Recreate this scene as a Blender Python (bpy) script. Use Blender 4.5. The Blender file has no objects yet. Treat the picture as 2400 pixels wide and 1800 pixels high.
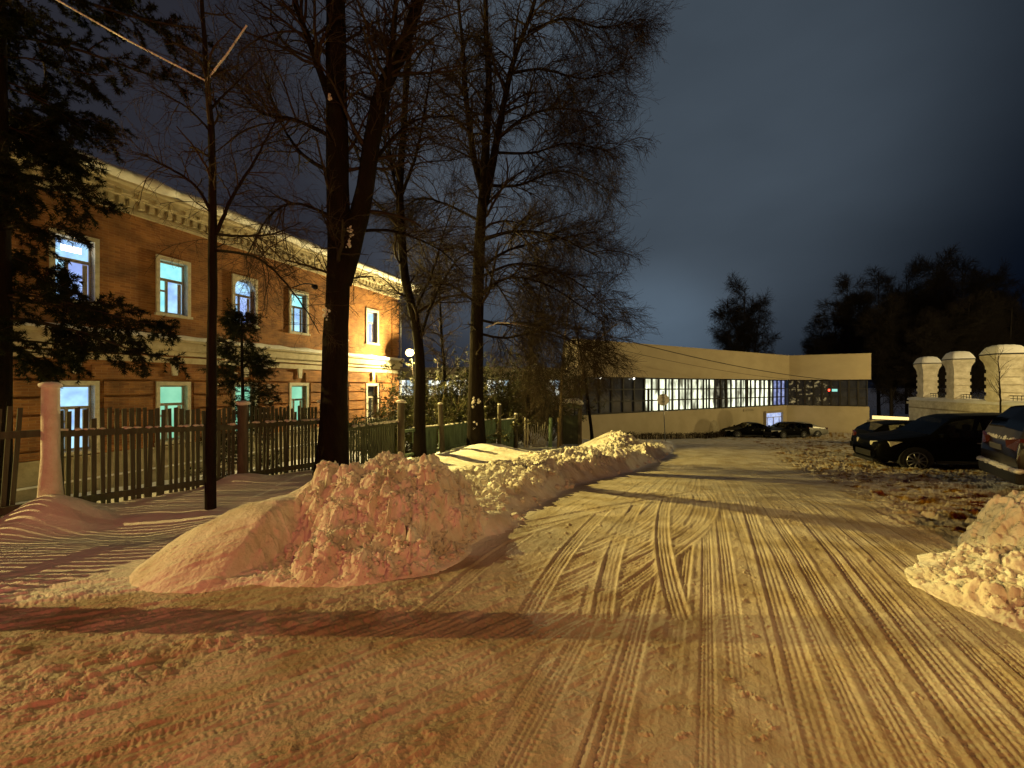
import bpy, math, random
import numpy as np
from mathutils import Vector, Matrix
R = math.radians
rng = np.random.default_rng(7)
random.seed(7)
scene = bpy.context.scene
col = scene.collection

# ------------------------------------------------------------------ camera
CAMZ = 1.7
cam_d = bpy.data.cameras.new("camera")
cam = bpy.data.objects.new("camera", cam_d)
col.objects.link(cam)
cam.location = (0, 0, CAMZ)
cam.rotation_euler = (R(90), 0, 0)
cam_d.sensor_width = 36.0
cam_d.lens = 36.0 * 920 / 2400
cam_d.shift_y = 0.002
cam_d.clip_start = 0.05
cam_d.clip_end = 3000
scene.camera = cam

# ------------------------------------------------------------------ view / exposure
scene.view_settings.view_transform = 'Standard'
scene.view_settings.look = 'None'
scene.view_settings.exposure = 0.0
scene.view_settings.gamma = 1.0
scene.cycles.use_denoising = True
scene.cycles.max_bounces = 6
scene.cycles.diffuse_bounces = 3
scene.cycles.glossy_bounces = 3
scene.cycles.transmission_bounces = 4
scene.cycles.transparent_max_bounces = 8
scene.cycles.sample_clamp_indirect = 4.0

# ------------------------------------------------------------------ world: night sky, thin overcast lit by the town
world = bpy.data.worlds.new("World")
scene.world = world
world.use_nodes = True
wn = world.node_tree.nodes
wl = world.node_tree.links
wn.clear()

def wnode(t, **kw):
    n = wn.new(t)
    for k, v in kw.items():
        setattr(n, k, v)
    return n

w_tc = wnode('ShaderNodeTexCoord')

def glow_lobe(direction, c0, c1, power, colour, prev):
    d = Vector(direction).normalized()
    dot = wnode('ShaderNodeVectorMath', operation='DOT_PRODUCT')
    wl.new(w_tc.outputs['Generated'], dot.inputs[0])
    dot.inputs[1].default_value = d
    mr = wnode('ShaderNodeMapRange', interpolation_type='SMOOTHERSTEP')
    wl.new(dot.outputs['Value'], mr.inputs['Value'])
    mr.inputs['From Min'].default_value = c0
    mr.inputs['From Max'].default_value = c1
    pw = wnode('ShaderNodeMath', operation='POWER')
    wl.new(mr.outputs['Result'], pw.inputs[0])
    pw.inputs[1].default_value = power
    mx = wnode('ShaderNodeMix', data_type='RGBA', blend_type='ADD')
    wl.new(pw.outputs[0], mx.inputs['Factor'])
    wl.new(prev, mx.inputs[6])
    mx.inputs[7].default_value = (*colour, 1)
    return mx.outputs[2]

w_sky = wnode('ShaderNodeTexSky', sky_type='NISHITA')
w_sky.sun_disc = False
w_sky.sun_elevation = R(-6)
w_sky.sun_rotation = R(200)
w_mul = wnode('ShaderNodeMix', data_type='RGBA', blend_type='MULTIPLY')
w_mul.inputs['Factor'].default_value = 1
wl.new(w_sky.outputs[0], w_mul.inputs[6])
w_mul.inputs[7].default_value = (0.05, 0.05, 0.06, 1)
w_base = wnode('ShaderNodeMix', data_type='RGBA', blend_type='ADD')
w_base.inputs['Factor'].default_value = 1
wl.new(w_mul.outputs[2], w_base.inputs[6])
w_base.inputs[7].default_value = (0.0012, 0.003, 0.0085, 1)
o = w_base.outputs[2]
o = glow_lobe((.28, 1, .62), .70, 1.0, 1.3, (.052, .068, .084), o)      # broad cloud lit from below
o = glow_lobe((-.75, 1, .45), .62, 1.0, 1.1, (.022, .021, .024), o)
o = glow_lobe((.33, 1, .06), .955, 1.0, 1.6, (.034, .052, .072), o)       # town glow low on the horizon
o = glow_lobe((-.3, -1, .5), .0, 1.0, 1.0, (.05, .035, .025), o)
w_map = wnode('ShaderNodeMapping')
w_map.inputs['Scale'].default_value = (1.0, 1.0, 2.2)
wl.new(w_tc.outputs['Generated'], w_map.inputs['Vector'])
w_noise = wnode('ShaderNodeTexNoise')
w_noise.inputs['Scale'].default_value = 1.9
w_noise.inputs['Detail'].default_value = 4
w_noise.inputs['Roughness'].default_value = .45
wl.new(w_map.outputs[0], w_noise.inputs['Vector'])
w_mr = wnode('ShaderNodeMapRange')
wl.new(w_noise.outputs['Fac'], w_mr.inputs['Value'])
w_mr.inputs['From Min'].default_value = .3
w_mr.inputs['From Max'].default_value = .7
w_mr.inputs['To Min'].default_value = .80
w_mr.inputs['To Max'].default_value = 1.18
w_cl = wnode('ShaderNodeVectorMath', operation='SCALE')
wl.new(o, w_cl.inputs[0])
wl.new(w_mr.outputs[0], w_cl.inputs['Scale'])
w_bg = wnode('ShaderNodeBackground')
w_bg.inputs['Strength'].default_value = 1.0
wl.new(w_cl.outputs[0], w_bg.inputs['Color'])
w_out = wnode('ShaderNodeOutputWorld')
wl.new(w_bg.outputs[0], w_out.inputs['Surface'])

# lamp powers (the lamps themselves are built below with their poles and brackets)
LAMP = dict(
    corner=dict(at=(-6.0, 23.0, CAMZ + 1.95), power=3700, colour=(1.0, .80, .34)),
    flood=dict(at=(-8.35, 16.6, CAMZ + 4.2), power=15500, colour=(1.0, .75, .20)),
    left=dict(at=(-22.0, 3.3, 8.4), power=15000, colour=(1.0, .71, .20)),
    street=dict(at=(3.6, -4.2, 5.4), power=1250, colour=(1.0, .44, .12)),
    side=dict(at=(26.5, 8.5, 7.2), power=5200, colour=(1.0, .78, .34)),
    car_park=dict(at=(41.0, 25.0, 7.0), power=7500, colour=(1.0, .76, .30)),
)

# ------------------------------------------------------------------ helpers
def tag(o, label=None, cat=None, group=None, kind=None):
    if label: o['label'] = label
    if cat: o['category'] = cat
    if group: o['group'] = group
    if kind: o['kind'] = kind
    return o

def thing(name, loc, label, cat, group=None):
    o = bpy.data.objects.new(name, None)
    o.empty_display_size = .3
    col.objects.link(o)
    o.location = loc
    return tag(o, label, cat, group)

def mesh_obj(name, verts, faces, mats, parent=None, smooth=False, mi=None):
    me = bpy.data.meshes.new(name)
    if isinstance(verts, np.ndarray) and isinstance(faces, np.ndarray):
        nv, nf, k = len(verts), len(faces), faces.shape[1]
        me.vertices.add(nv); me.vertices.foreach_set('co', verts.astype(np.float32).ravel())
        me.loops.add(nf * k); me.loops.foreach_set('vertex_index', faces.astype(np.int32).ravel())
        me.polygons.add(nf)
        me.polygons.foreach_set('loop_start', np.arange(0, nf * k, k, dtype=np.int32))
        me.polygons.foreach_set('loop_total', np.full(nf, k, dtype=np.int32))
    else:
        me.from_pydata([tuple(v) for v in verts], [], faces)
    if not isinstance(mats, (list, tuple)): mats = [mats]
    for m in mats: me.materials.append(m)
    if mi is not None: me.polygons.foreach_set('material_index', np.asarray(mi, dtype=np.int32))
    if smooth: me.polygons.foreach_set('use_smooth', np.ones(len(me.polygons), dtype=bool))
    me.update(); me.validate()
    o = bpy.data.objects.new(name, me)
    col.objects.link(o)
    if parent is not None:
        o.parent = parent
        o.matrix_parent_inverse = Matrix.Translation(-parent.location) if parent.type == 'EMPTY' and parent.parent is None and parent.rotation_euler.z == 0 else Matrix()
    return o

class MB:
    """collects boxes, prisms and tubes in world (or local) space, one mesh object"""
    def __init__(s): s.v = []; s.f = []
    def add(s, vs, fs):
        b = len(s.v); s.v += [tuple(p) for p in vs]; s.f += [tuple(i + b for i in f) for f in fs]; return s
    def hexa(s, p):
        return s.add(p, [(0, 3, 2, 1), (4, 5, 6, 7), (0, 1, 5, 4), (1, 2, 6, 5), (2, 3, 7, 6), (3, 0, 4, 7)])
    def box(s, x0, x1, y0, y1, z0, z1, fr=None):
        p = [(x0, y0, z0), (x1, y0, z0), (x1, y1, z0), (x0, y1, z0), (x0, y0, z1), (x1, y0, z1), (x1, y1, z1), (x0, y1, z1)]
        if fr: p = [fr(*q) for q in p]
        return s.hexa(p)
    def tube(s, pts, rad, k=8, cap=True):
        pts = [Vector(p) for p in pts]; n = len(pts); vs = []
        if not hasattr(rad, '__len__'): rad = [rad] * n
        for i, p in enumerate(pts):
            t = (pts[min(i + 1, n - 1)] - pts[max(i - 1, 0)]).normalized()
            a = Vector((0, 0, 1)) if abs(t.z) < .9 else Vector((1, 0, 0))
            u = t.cross(a).normalized(); w = t.cross(u)
            for j in range(k):
                c = 2 * math.pi * j / k
                vs.append(p + (u * math.cos(c) + w * math.sin(c)) * rad[i])
        fs = [(i * k + j, i * k + (j + 1) % k, (i + 1) * k + (j + 1) % k, (i + 1) * k + j) for i in range(n - 1) for j in range(k)]
        if cap: fs += [tuple(range(k - 1, -1, -1)), tuple(range((n - 1) * k, n * k))]
        return s.add(vs, fs)
    def prism(s, poly, fr0, fr1):
        n = len(poly); vs = [fr0(*q) for q in poly] + [fr1(*q) for q in poly]
        return s.add(vs, [tuple(range(n - 1, -1, -1)), tuple(range(n, 2 * n))] + [(i, (i + 1) % n, (i + 1) % n + n, i + n) for i in range(n)])
    def build(s, name, m, parent=None, smooth=False, bevel=0):
        o = mesh_obj(name, s.v, s.f, m, parent, smooth)
        if bevel:
            b = o.modifiers.new('bevel', 'BEVEL'); b.width = bevel; b.segments = 2; b.limit_method = 'ANGLE'
        return o

def gnoise(x, y, seed=0):
    xi = np.floor(x).astype(np.int64); yi = np.floor(y).astype(np.int64)
    xf = x - xi; yf = y - yi
    def g(ix, iy, fx, fy):
        h = (ix * 374761393 + iy * 668265263 + seed * 1442695041) & 0xffffffff
        h = ((h ^ (h >> 13)) * 1274126177) & 0xffffffff
        h = h ^ (h >> 16)
        a = (h & 1023) * (2 * np.pi / 1024)
        return np.cos(a) * fx + np.sin(a) * fy
    u = xf * xf * xf * (xf * (xf * 6 - 15) + 10); v = yf * yf * yf * (yf * (yf * 6 - 15) + 10)
    a = g(xi, yi, xf, yf); b = g(xi + 1, yi, xf - 1, yf); c = g(xi, yi + 1, xf, yf - 1); d = g(xi + 1, yi + 1, xf - 1, yf - 1)
    return (a + (b - a) * u + (c - a) * v + (a - b - c + d) * u * v) * 1.4

def fbm(x, y, seed=0, o=4, g=.5):
    s = 0; a = 1.0; t = 0
    for i in range(o):
        s = s + a * gnoise(x * 2 ** i + 17.3 * i, y * 2 ** i - 9.1 * i, seed + i); t += a; a *= g
    return s / t

def worley(x, y, seed=0):
    xi = np.floor(x).astype(np.int64); yi = np.floor(y).astype(np.int64); f1 = np.full(x.shape, 9.); f2 = f1.copy(); cv = np.zeros(x.shape)
    for dx in (-1, 0, 1):
        for dy in (-1, 0, 1):
            ix = xi + dx; iy = yi + dy; h = (ix * 374761393 + iy * 668265263 + seed * 1442695041) & 0xffffffff
            h = ((h ^ (h >> 13)) * 1274126177) & 0xffffffff; h = h ^ (h >> 16)
            d = np.hypot(ix + (h & 255) / 255. - x, iy + ((h >> 8) & 255) / 255. - y); c = ((h >> 16) & 1023) / 1023.
            near = d < f1; f2 = np.where(near, f1, np.minimum(f2, d)); cv = np.where(near, c, cv); f1 = np.minimum(f1, d)
    return f1, f2, cv

def blocks(x, y, cell, seed):
    wx = x + cell * .35 * gnoise(x / cell * 1.3, y / cell * 1.3, seed + 3); wy = y + cell * .35 * gnoise(x / cell * 1.3 + 7, y / cell * 1.3, seed + 4)
    f1, f2, c = worley(wx / cell, wy / cell, seed); e = ss(0, .22, f2 - f1)
    return (c - .5) * e - .35 * (1 - e) - .25 * f1 ** 2

def ss(a, b, x):
    t = np.clip((x - a) / (b - a), 0, 1); return t * t * (3 - 2 * t)

# ------------------------------------------------------------------ materials
def mat(name, base, rough=.7, metal=0, spec=.3, noise=None, bump=None, emit=None, coords='Object', alpha=None):
    m = bpy.data.materials.new(name); m.use_nodes = True
    nt = m.node_tree; n = nt.nodes; l = nt.links; b = n['Principled BSDF']
    b.inputs['Base Color'].default_value = (*base, 1); b.inputs['Roughness'].default_value = rough
    b.inputs['Metallic'].default_value = metal; b.inputs['Specular IOR Level'].default_value = spec
    tc = n.new('ShaderNodeTexCoord')
    if noise:
        sc, c2, stretch = noise
        mp = n.new('ShaderNodeMapping'); mp.inputs['Scale'].default_value = stretch; l.new(tc.outputs[coords], mp.inputs[0])
        nz = n.new('ShaderNodeTexNoise'); nz.inputs['Scale'].default_value = sc; nz.inputs['Detail'].default_value = 6
        nz.inputs['Roughness'].default_value = .65
        l.new(mp.outputs[0], nz.inputs['Vector'])
        r = n.new('ShaderNodeMapRange'); r.inputs['From Min'].default_value = .36; r.inputs['From Max'].default_value = .64
        l.new(nz.outputs['Fac'], r.inputs['Value'])
        mx = n.new('ShaderNodeMix'); mx.data_type = 'RGBA'; l.new(r.outputs[0], mx.inputs['Factor'])
        mx.inputs[6].default_value = (*base, 1); mx.inputs[7].default_value = (*c2, 1)
        l.new(mx.outputs[2], b.inputs['Base Color'])
    if bump:
        sc, dist, stretch = bump
        mp = n.new('ShaderNodeMapping'); mp.inputs['Scale'].default_value = stretch; l.new(tc.outputs[coords], mp.inputs[0])
        nz = n.new('ShaderNodeTexNoise'); nz.inputs['Scale'].default_value = sc; nz.inputs['Detail'].default_value = 5
        l.new(mp.outputs[0], nz.inputs['Vector'])
        bp = n.new('ShaderNodeBump'); bp.inputs['Distance'].default_value = dist; bp.inputs['Strength'].default_value = 1
        l.new(nz.outputs['Fac'], bp.inputs['Height']); l.new(bp.outputs[0], b.inputs['Normal'])
    if emit:
        b.inputs['Emission Color'].default_value = (*emit[0], 1); b.inputs['Emission Strength'].default_value = emit[1]
    return m

M = {}
M['bark'] = mat('bark', (.018, .014, .010), .95, spec=.04, noise=(9, (.012, .010, .008), (1, 1, .25)), bump=(26, .03, (1, 1, .22)))
M['twig'] = mat('twig', (.040, .030, .021), .95, spec=.05)
M['pale_twig'] = mat('pale_twig', (.12, .088, .045), .85)
M['twig_far'] = mat('twig_far', (.030, .024, .020), .9)
M['pale_bark'] = mat('pale_bark', (.20, .15, .08), .9, noise=(8, (.10, .075, .045), (1, 1, .3)), bump=(20, .015, (1, 1, .3)))
M['needle'] = mat('needle', (.008, .013, .006), .9, spec=.05, noise=(3, (.020, .022, .010), (1, 1, 1)))
M['bush'] = mat('bush', (.10, .10, .035), .8, noise=(2, (.055, .060, .022), (1, 1, 1)))
M['snow'] = mat('snow', (.78, .78, .78), .65, spec=.25, noise=(2.2, (.68, .66, .62), (1, 1, 1)), bump=(26, .02, (1, 1, 1)))
M['pile_snow'] = mat('pile_snow', (.80, .79, .77), .7, spec=.2, noise=(2.5, (.60, .55, .47), (1, 1, 1)), bump=(38, .012, (1, 1, 1)))
M['old_wood'] = mat('old_wood', (.078, .095, .062), .85, noise=(14, (.05, .055, .04), (1, 1, .12)), bump=(30, .006, (1, 1, .1)))
M['green_wood'] = mat('green_wood', (.13, .20, .13), .75, noise=(10, (.06, .095, .065), (1, 1, .15)), bump=(30, .006, (1, 1, .1)))
M['post_wood'] = mat('post_wood', (.13, .115, .085), .85, noise=(14, (.065, .06, .045), (1, 1, .15)), bump=(30, .01, (1, 1, .12)))
M['cornice'] = mat('cornice', (.52, .46, .33), .75, noise=(5, (.40, .34, .23), (1, 1, 1)), bump=(20, .006, (1, 1, 1)))
M['surround'] = mat('surround', (.62, .58, .47), .7, noise=(7, (.45, .41, .31), (1, 1, 1)))
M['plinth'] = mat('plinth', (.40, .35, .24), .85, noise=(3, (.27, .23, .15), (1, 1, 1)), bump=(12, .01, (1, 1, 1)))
M['render'] = mat('render', (.47, .40, .27), .85, noise=(.6, (.40, .34, .22), (1, 1, 1)), bump=(14, .006, (1, 1, 1)))
M['roof_band'] = mat('roof_band', (.46, .385, .25), .8, noise=(.5, (.41, .34, .22), (1, 1, 2)))
M['dark_frame'] = mat('dark_frame', (.02, .018, .016), .5)
M['white_frame'] = mat('white_frame', (.34, .30, .24), .5)
M['whitewash'] = mat('whitewash', (.74, .69, .58), .85, noise=(3, (.50, .45, .34), (1, 1, 1)), bump=(7, .02, (1, 1, 1.6)))
M['iron'] = mat('iron', (.03, .03, .03), .5, .6)
M['metal'] = mat('metal', (.32, .32, .30), .45, .7, noise=(8, (.2, .19, .17), (1, 1, 1)))
M['sign_back'] = mat('sign_back', (.78, .76, .68), .5, .2, noise=(6, (.42, .40, .35), (1, 1, 1)))
M['tyre'] = mat('tyre', (.012, .012, .012), .85)
M['rim'] = mat('rim', (.20, .20, .20), .35, .8)
M['plastic'] = mat('plastic', (.015, .015, .015), .6)
M['paint_black'] = mat('paint_black', (.002, .002, .002), .45, 0, .03)
M['paint_brown'] = mat('paint_brown', (.016, .013, .010), .32, 0, .5, noise=(5, (.03, .025, .018), (1, 1, 1)))
M['paint_silver'] = mat('paint_silver', (.22, .22, .20), .35, .4, .5)
M['paint_red'] = mat('paint_red', (.25, .02, .02), .35, .1, .5)
M['tail'] = mat('tail', (.035, .005, .003), .2, emit=((1, .10, .03), .02))
M['headlight'] = mat('headlight', (.62, .62, .52), .22, .3, .6)
M['plate'] = mat('plate', (.16, .15, .13), .6)
M['cable'] = mat('cable', (.05, .042, .03), .7)
M['lamp_glass'] = mat('lamp_glass', (1, .9, .6), .4, emit=((1, .74, .30), 5))
M['spot_glass'] = mat('spot_glass', (1, 1, .9), .4, emit=((1, .97, .80), 9))
M['painted_glow'] = mat('painted_glow', (1, .9, .6), .5, emit=((1, .72, .28), 1.1))  # yellow glow standing for lamplight on the low wall
M['red_glass'] = mat('red_glass', (.8, .03, .02), .3, emit=((1, .04, .02), 10))
M['earth'] = mat('earth', (.02, .016, .012), .9)

def glass_mat(name, tint, alpha):
    m = bpy.data.materials.new(name); m.use_nodes = True
    nt = m.node_tree; n = nt.nodes; l = nt.links; n.remove(n['Principled BSDF'])
    t = n.new('ShaderNodeBsdfTransparent'); t.inputs[0].default_value = (*tint, 1)
    g = n.new('ShaderNodeBsdfGlossy'); g.inputs['Roughness'].default_value = .05; g.inputs[0].default_value = (.30, .30, .30, 1)
    f = n.new('ShaderNodeFresnel'); f.inputs[0].default_value = 1.5
    mx = n.new('ShaderNodeMixShader'); l.new(f.outputs[0], mx.inputs[0]); l.new(t.outputs[0], mx.inputs[1]); l.new(g.outputs[0], mx.inputs[2])
    l.new(mx.outputs[0], n['Material Output'].inputs['Surface'])
    return m
M['car_glass'] = glass_mat('car_glass', (.62, .64, .58), .5)
M['car_glass_dark'] = glass_mat('car_glass_dark', (.05, .05, .05), .5)

def pane_mat(name, c1, c2, strength, sc=2.0, stretch=(1, 1, 1), lo=.35, hi=.65):
    """noisy emission for lit rooms behind windows and for painted reflections"""
    m = bpy.data.materials.new(name); m.use_nodes = True
    nt = m.node_tree; n = nt.nodes; l = nt.links; b = n['Principled BSDF']
    b.inputs['Base Color'].default_value = (.02, .02, .02, 1); b.inputs['Roughness'].default_value = .12
    tc = n.new('ShaderNodeTexCoord'); mp = n.new('ShaderNodeMapping'); mp.inputs['Scale'].default_value = stretch
    l.new(tc.outputs['Object'], mp.inputs[0])
    nz = n.new('ShaderNodeTexNoise'); nz.inputs['Scale'].default_value = sc; nz.inputs['Detail'].default_value = 3
    l.new(mp.outputs[0], nz.inputs['Vector'])
    r = n.new('ShaderNodeMapRange'); r.inputs['From Min'].default_value = lo; r.inputs['From Max'].default_value = hi
    l.new(nz.outputs['Fac'], r.inputs['Value'])
    mx = n.new('ShaderNodeMix'); mx.data_type = 'RGBA'; l.new(r.outputs[0], mx.inputs['Factor'])
    mx.inputs[6].default_value = (*c1, 1); mx.inputs[7].default_value = (*c2, 1)
    l.new(mx.outputs[2], b.inputs['Emission Color']); b.inputs['Emission Strength'].default_value = strength
    return m
M['pane_cyan'] = pane_mat('pane_cyan', (.24, .72, .78), (.50, 1.0, .95), 1.25, 1.6)
M['pane_blue'] = pane_mat('pane_blue', (.26, .44, .80), (.46, .82, 1.0), 1.25, 1.9)
M['pane_violet2'] = pane_mat('pane_violet2', (.28, .38, .80), (.42, .60, 1.0), 1.15, 1.6)
M['pane_green'] = pane_mat('pane_green', (.20, .60, .38), (.34, .80, .52), 1.0, 1.3)
M['pane_white'] = pane_mat('pane_white', (.10, .095, .06), (1.0, 1.05, .74), 1.8, 1.5, (1.0, 1.0, .4), .36, .60)
M['pane_dim'] = pane_mat('pane_dim', (.012, .011, .008), (.30, .28, .18), 1.0, 2.0, (1, 1, .4), .50, .66)
M['pane_violet'] = pane_mat('pane_violet', (.12, .15, .34), (.36, .42, .74), 1.0, 2.4)
M['pane_dark'] = pane_mat('pane_dark', (.003, .003, .003), (.012, .011, .009), 1.0, 2.0)
M['pane_painted_refl'] = pane_mat('pane_painted_refl', (.006, .005, .004), (.30, .23, .10), 1.0, 2.2, (1, 1, 1.3), .55, .72)  # warm emission blobs stand in for reflections in the glass
M['pane_far'] = pane_mat('pane_far', (.30, .42, .50), (1.5, 1.5, 1.25), 1.3, .9, (1, 1, .5), .40, .62)
M['pane_teal'] = mat('pane_teal', (.1, .3, .3), .3, emit=((.35, .85, .75), .9))
M['pane_door'] = pane_mat('pane_door', (.30, .40, .75), (.62, .72, 1.0), 1.0, 3)

def brick_mat():
    m = bpy.data.materials.new('brick'); m.use_nodes = True
    nt = m.node_tree; n = nt.nodes; l = nt.links; b = n['Principled BSDF']; b.inputs['Roughness'].default_value = .85
    at = n.new('ShaderNodeAttribute'); at.attribute_name = 'wall_uv'
    br = n.new('ShaderNodeTexBrick'); l.new(at.outputs['Vector'], br.inputs['Vector'])
    br.inputs['Scale'].default_value = 1.0; br.inputs['Brick Width'].default_value = .26; br.inputs['Row Height'].default_value = .078
    br.inputs['Mortar Size'].default_value = .006; br.inputs['Mortar Smooth'].default_value = .3
    br.inputs['Color1'].default_value = (.33, .145, .042, 1); br.inputs['Color2'].default_value = (.23, .092, .028, 1)
    br.inputs['Mortar'].default_value = (.33, .19, .085, 1)
    nz = n.new('ShaderNodeTexNoise'); nz.inputs['Scale'].default_value = 1.6; nz.inputs['Detail'].default_value = 8; l.new(at.outputs['Vector'], nz.inputs['Vector'])
    r = n.new('ShaderNodeMapRange'); r.inputs['From Min'].default_value = .35; r.inputs['From Max'].default_value = .65; r.inputs['To Min'].default_value = .6; r.inputs['To Max'].default_value = 1.2
    l.new(nz.outputs['Fac'], r.inputs['Value'])
    sc = n.new('ShaderNodeVectorMath'); sc.operation = 'SCALE'; l.new(br.outputs['Color'], sc.inputs[0]); l.new(r.outputs[0], sc.inputs['Scale'])
    l.new(sc.outputs[0], b.inputs['Base Color'])
    inv = n.new('ShaderNodeMath'); inv.operation = 'SUBTRACT'; inv.inputs[0].default_value = 1; l.new(br.outputs['Fac'], inv.inputs[1])
    ad = n.new('ShaderNodeMath'); ad.operation = 'ADD'; l.new(inv.outputs[0], ad.inputs[0]); l.new(nz.outputs['Fac'], ad.inputs[1])
    bp = n.new('ShaderNodeBump'); bp.inputs['Distance'].default_value = .012; l.new(ad.outputs[0], bp.inputs['Height']); l.new(bp.outputs[0], b.inputs['Normal'])
    return m
M['brick'] = brick_mat()

def ground_mat():
    m = bpy.data.materials.new('snowy_ground'); m.use_nodes = True
    nt = m.node_tree; n = nt.nodes; l = nt.links; b = n['Principled BSDF']; b.inputs['Roughness'].default_value = .6
    b.inputs['Specular IOR Level'].default_value = .25
    at = n.new('ShaderNodeAttribute'); at.attribute_name = 'dirt'
    tc = n.new('ShaderNodeTexCoord')
    nz = n.new('ShaderNodeTexNoise'); nz.inputs['Scale'].default_value = 1.3; nz.inputs['Detail'].default_value = 9; nz.inputs['Roughness'].default_value = .7
    l.new(tc.outputs['Object'], nz.inputs['Vector'])
    r = n.new('ShaderNodeMapRange'); r.inputs['From Min'].default_value = .36; r.inputs['From Max'].default_value = .60
    l.new(nz.outputs['Fac'], r.inputs['Value'])
    road = n.new('ShaderNodeMix'); road.data_type = 'RGBA'; l.new(r.outputs[0], road.inputs['Factor'])
    road.inputs[6].default_value = (.49, .42, .31, 1); road.inputs[7].default_value = (.31, .25, .165, 1)
    mx = n.new('ShaderNodeMix'); mx.data_type = 'RGBA'; mx.clamp_factor = False; l.new(at.outputs['Fac'], mx.inputs['Factor'])
    mx.inputs[6].default_value = (.78, .78, .78, 1); l.new(road.outputs[2], mx.inputs[7])
    l.new(mx.outputs[2], b.inputs['Base Color'])
    n2 = n.new('ShaderNodeTexNoise'); n2.inputs['Scale'].default_value = 34; n2.inputs['Detail'].default_value = 5; n2.inputs['Roughness'].default_value = .7
    l.new(tc.outputs['Object'], n2.inputs['Vector'])
    bp = n.new('ShaderNodeBump'); bp.inputs['Distance'].default_value = .012; l.new(n2.outputs['Fac'], bp.inputs['Height']); l.new(bp.outputs[0], b.inputs['Normal'])
    return m
M['ground'] = ground_mat()

# ------------------------------------------------------------------ ground: shape of the land
BY = np.array([-500, 0, 4, 6, 9, 12.3, 16, 20, 24, 30, 36, 45, 80, 900.])
BZ = np.array([-1.6, -1.7, -1.72, -1.85, -2.2, -2.6, -2.87, -3.1, -3.35, -4.1, -4.8, -5.15, -5.3, -5.3]) + CAMZ
VY = np.array([-500, 0, 4, 7.3, 10, 13, 16, 20, 24, 30, 900.])
VZ = np.array([-1.6, -1.7, -1.72, -1.74, -2.0, -2.30, -2.60, -3.0, -3.35, -4.1, -5.3]) + CAMZ
EY = np.array([-500, 1.0, 4.0, 6.8, 8.6, 12, 16, 20, 24, 30, 60, 900.])      # left road edge
EX = np.array([-60, -12, -.45, .67, 1.40, 3.8, 6.3, 8.2, 9.6, 9.9, 10, 10.])
RY = np.array([-500, 2.0, 3.95, 11.8, 20, 30, 900.])                          # right road edge
RX = np.array([5, 4.2, 4.3, 8.3, 12.5, 16, 20.])
fence_x = lambda y: -8.84 + .52 * y

def land(x, y):
    road = np.interp(y, BY, BZ); verge = np.interp(y, VY, VZ)
    ex = np.interp(y, EY, EX)
    d = (ex - x)                                   # >0 : left of the road
    z = road + (verge - road) * ss(0.1, 1.0, d) * ss(3.5, 6, y)
    fx = fence_x(y); k = (fx - x) * .887           # >0 : yard side of the fence
    inyard = ss(.25, 3.2, k) * (1 - ss(24, 34, y))
    yard = np.interp(y, [0, 8, 16, 24, 34], [-2.5, -2.9, -3.3, -3.5, -4.2]) + CAMZ
    z = z + (yard - z) * inyard
    z = z + 1.0 * ss(22, 25, x) * ss(12, 17, y) * (1 - ss(24, 27, y))     # raised ground under the white wall
    # smooth drift round the two trees beyond the pile and by the fence
    z = z + .42 * np.exp(-(((x + .9) / 1.3) ** 2 + ((y - 12.7) / 1.5) ** 2))
    z = z + .16 * np.exp(-(((x + 2.0) / .8) ** 2 + ((y - 10.6) / .9) ** 2))
    z = z + .38 * np.exp(-(((x + 5.95) / .45) ** 2 + ((y - 5.05) / .42) ** 2))
    z = z + .15 * np.exp(-(((x + 4.9) / .5) ** 2 + ((y - 7.2) / .45) ** 2))
    z = z - .12 * np.exp(-(((x + 4.9) / .9) ** 2 + ((y - 4.9) / .5) ** 2))
    return z

# tyre tracks on the packed snow, stamped into a plan map
TX0, TX1, TY0, TY1, TR = -9.0, 11.0, .9, 19.0, .008
TW = int((TX1 - TX0) / TR); TH = int((TY1 - TY0) / TR)
tmap = np.zeros((TH, TW), np.float32)
dmap = np.zeros((TH, TW), np.float32)      # how much a track flattened the loose snow here

def bez(p0, p1, p2, p3, n):
    t = np.linspace(0, 1, n)[:, None]
    p0, p1, p2, p3 = map(np.array, (p0, p1, p2, p3))
    return (1 - t) ** 3 * p0 + 3 * (1 - t) ** 2 * t * p1 + 3 * (1 - t) * t ** 2 * p2 + t ** 3 * p3

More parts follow.
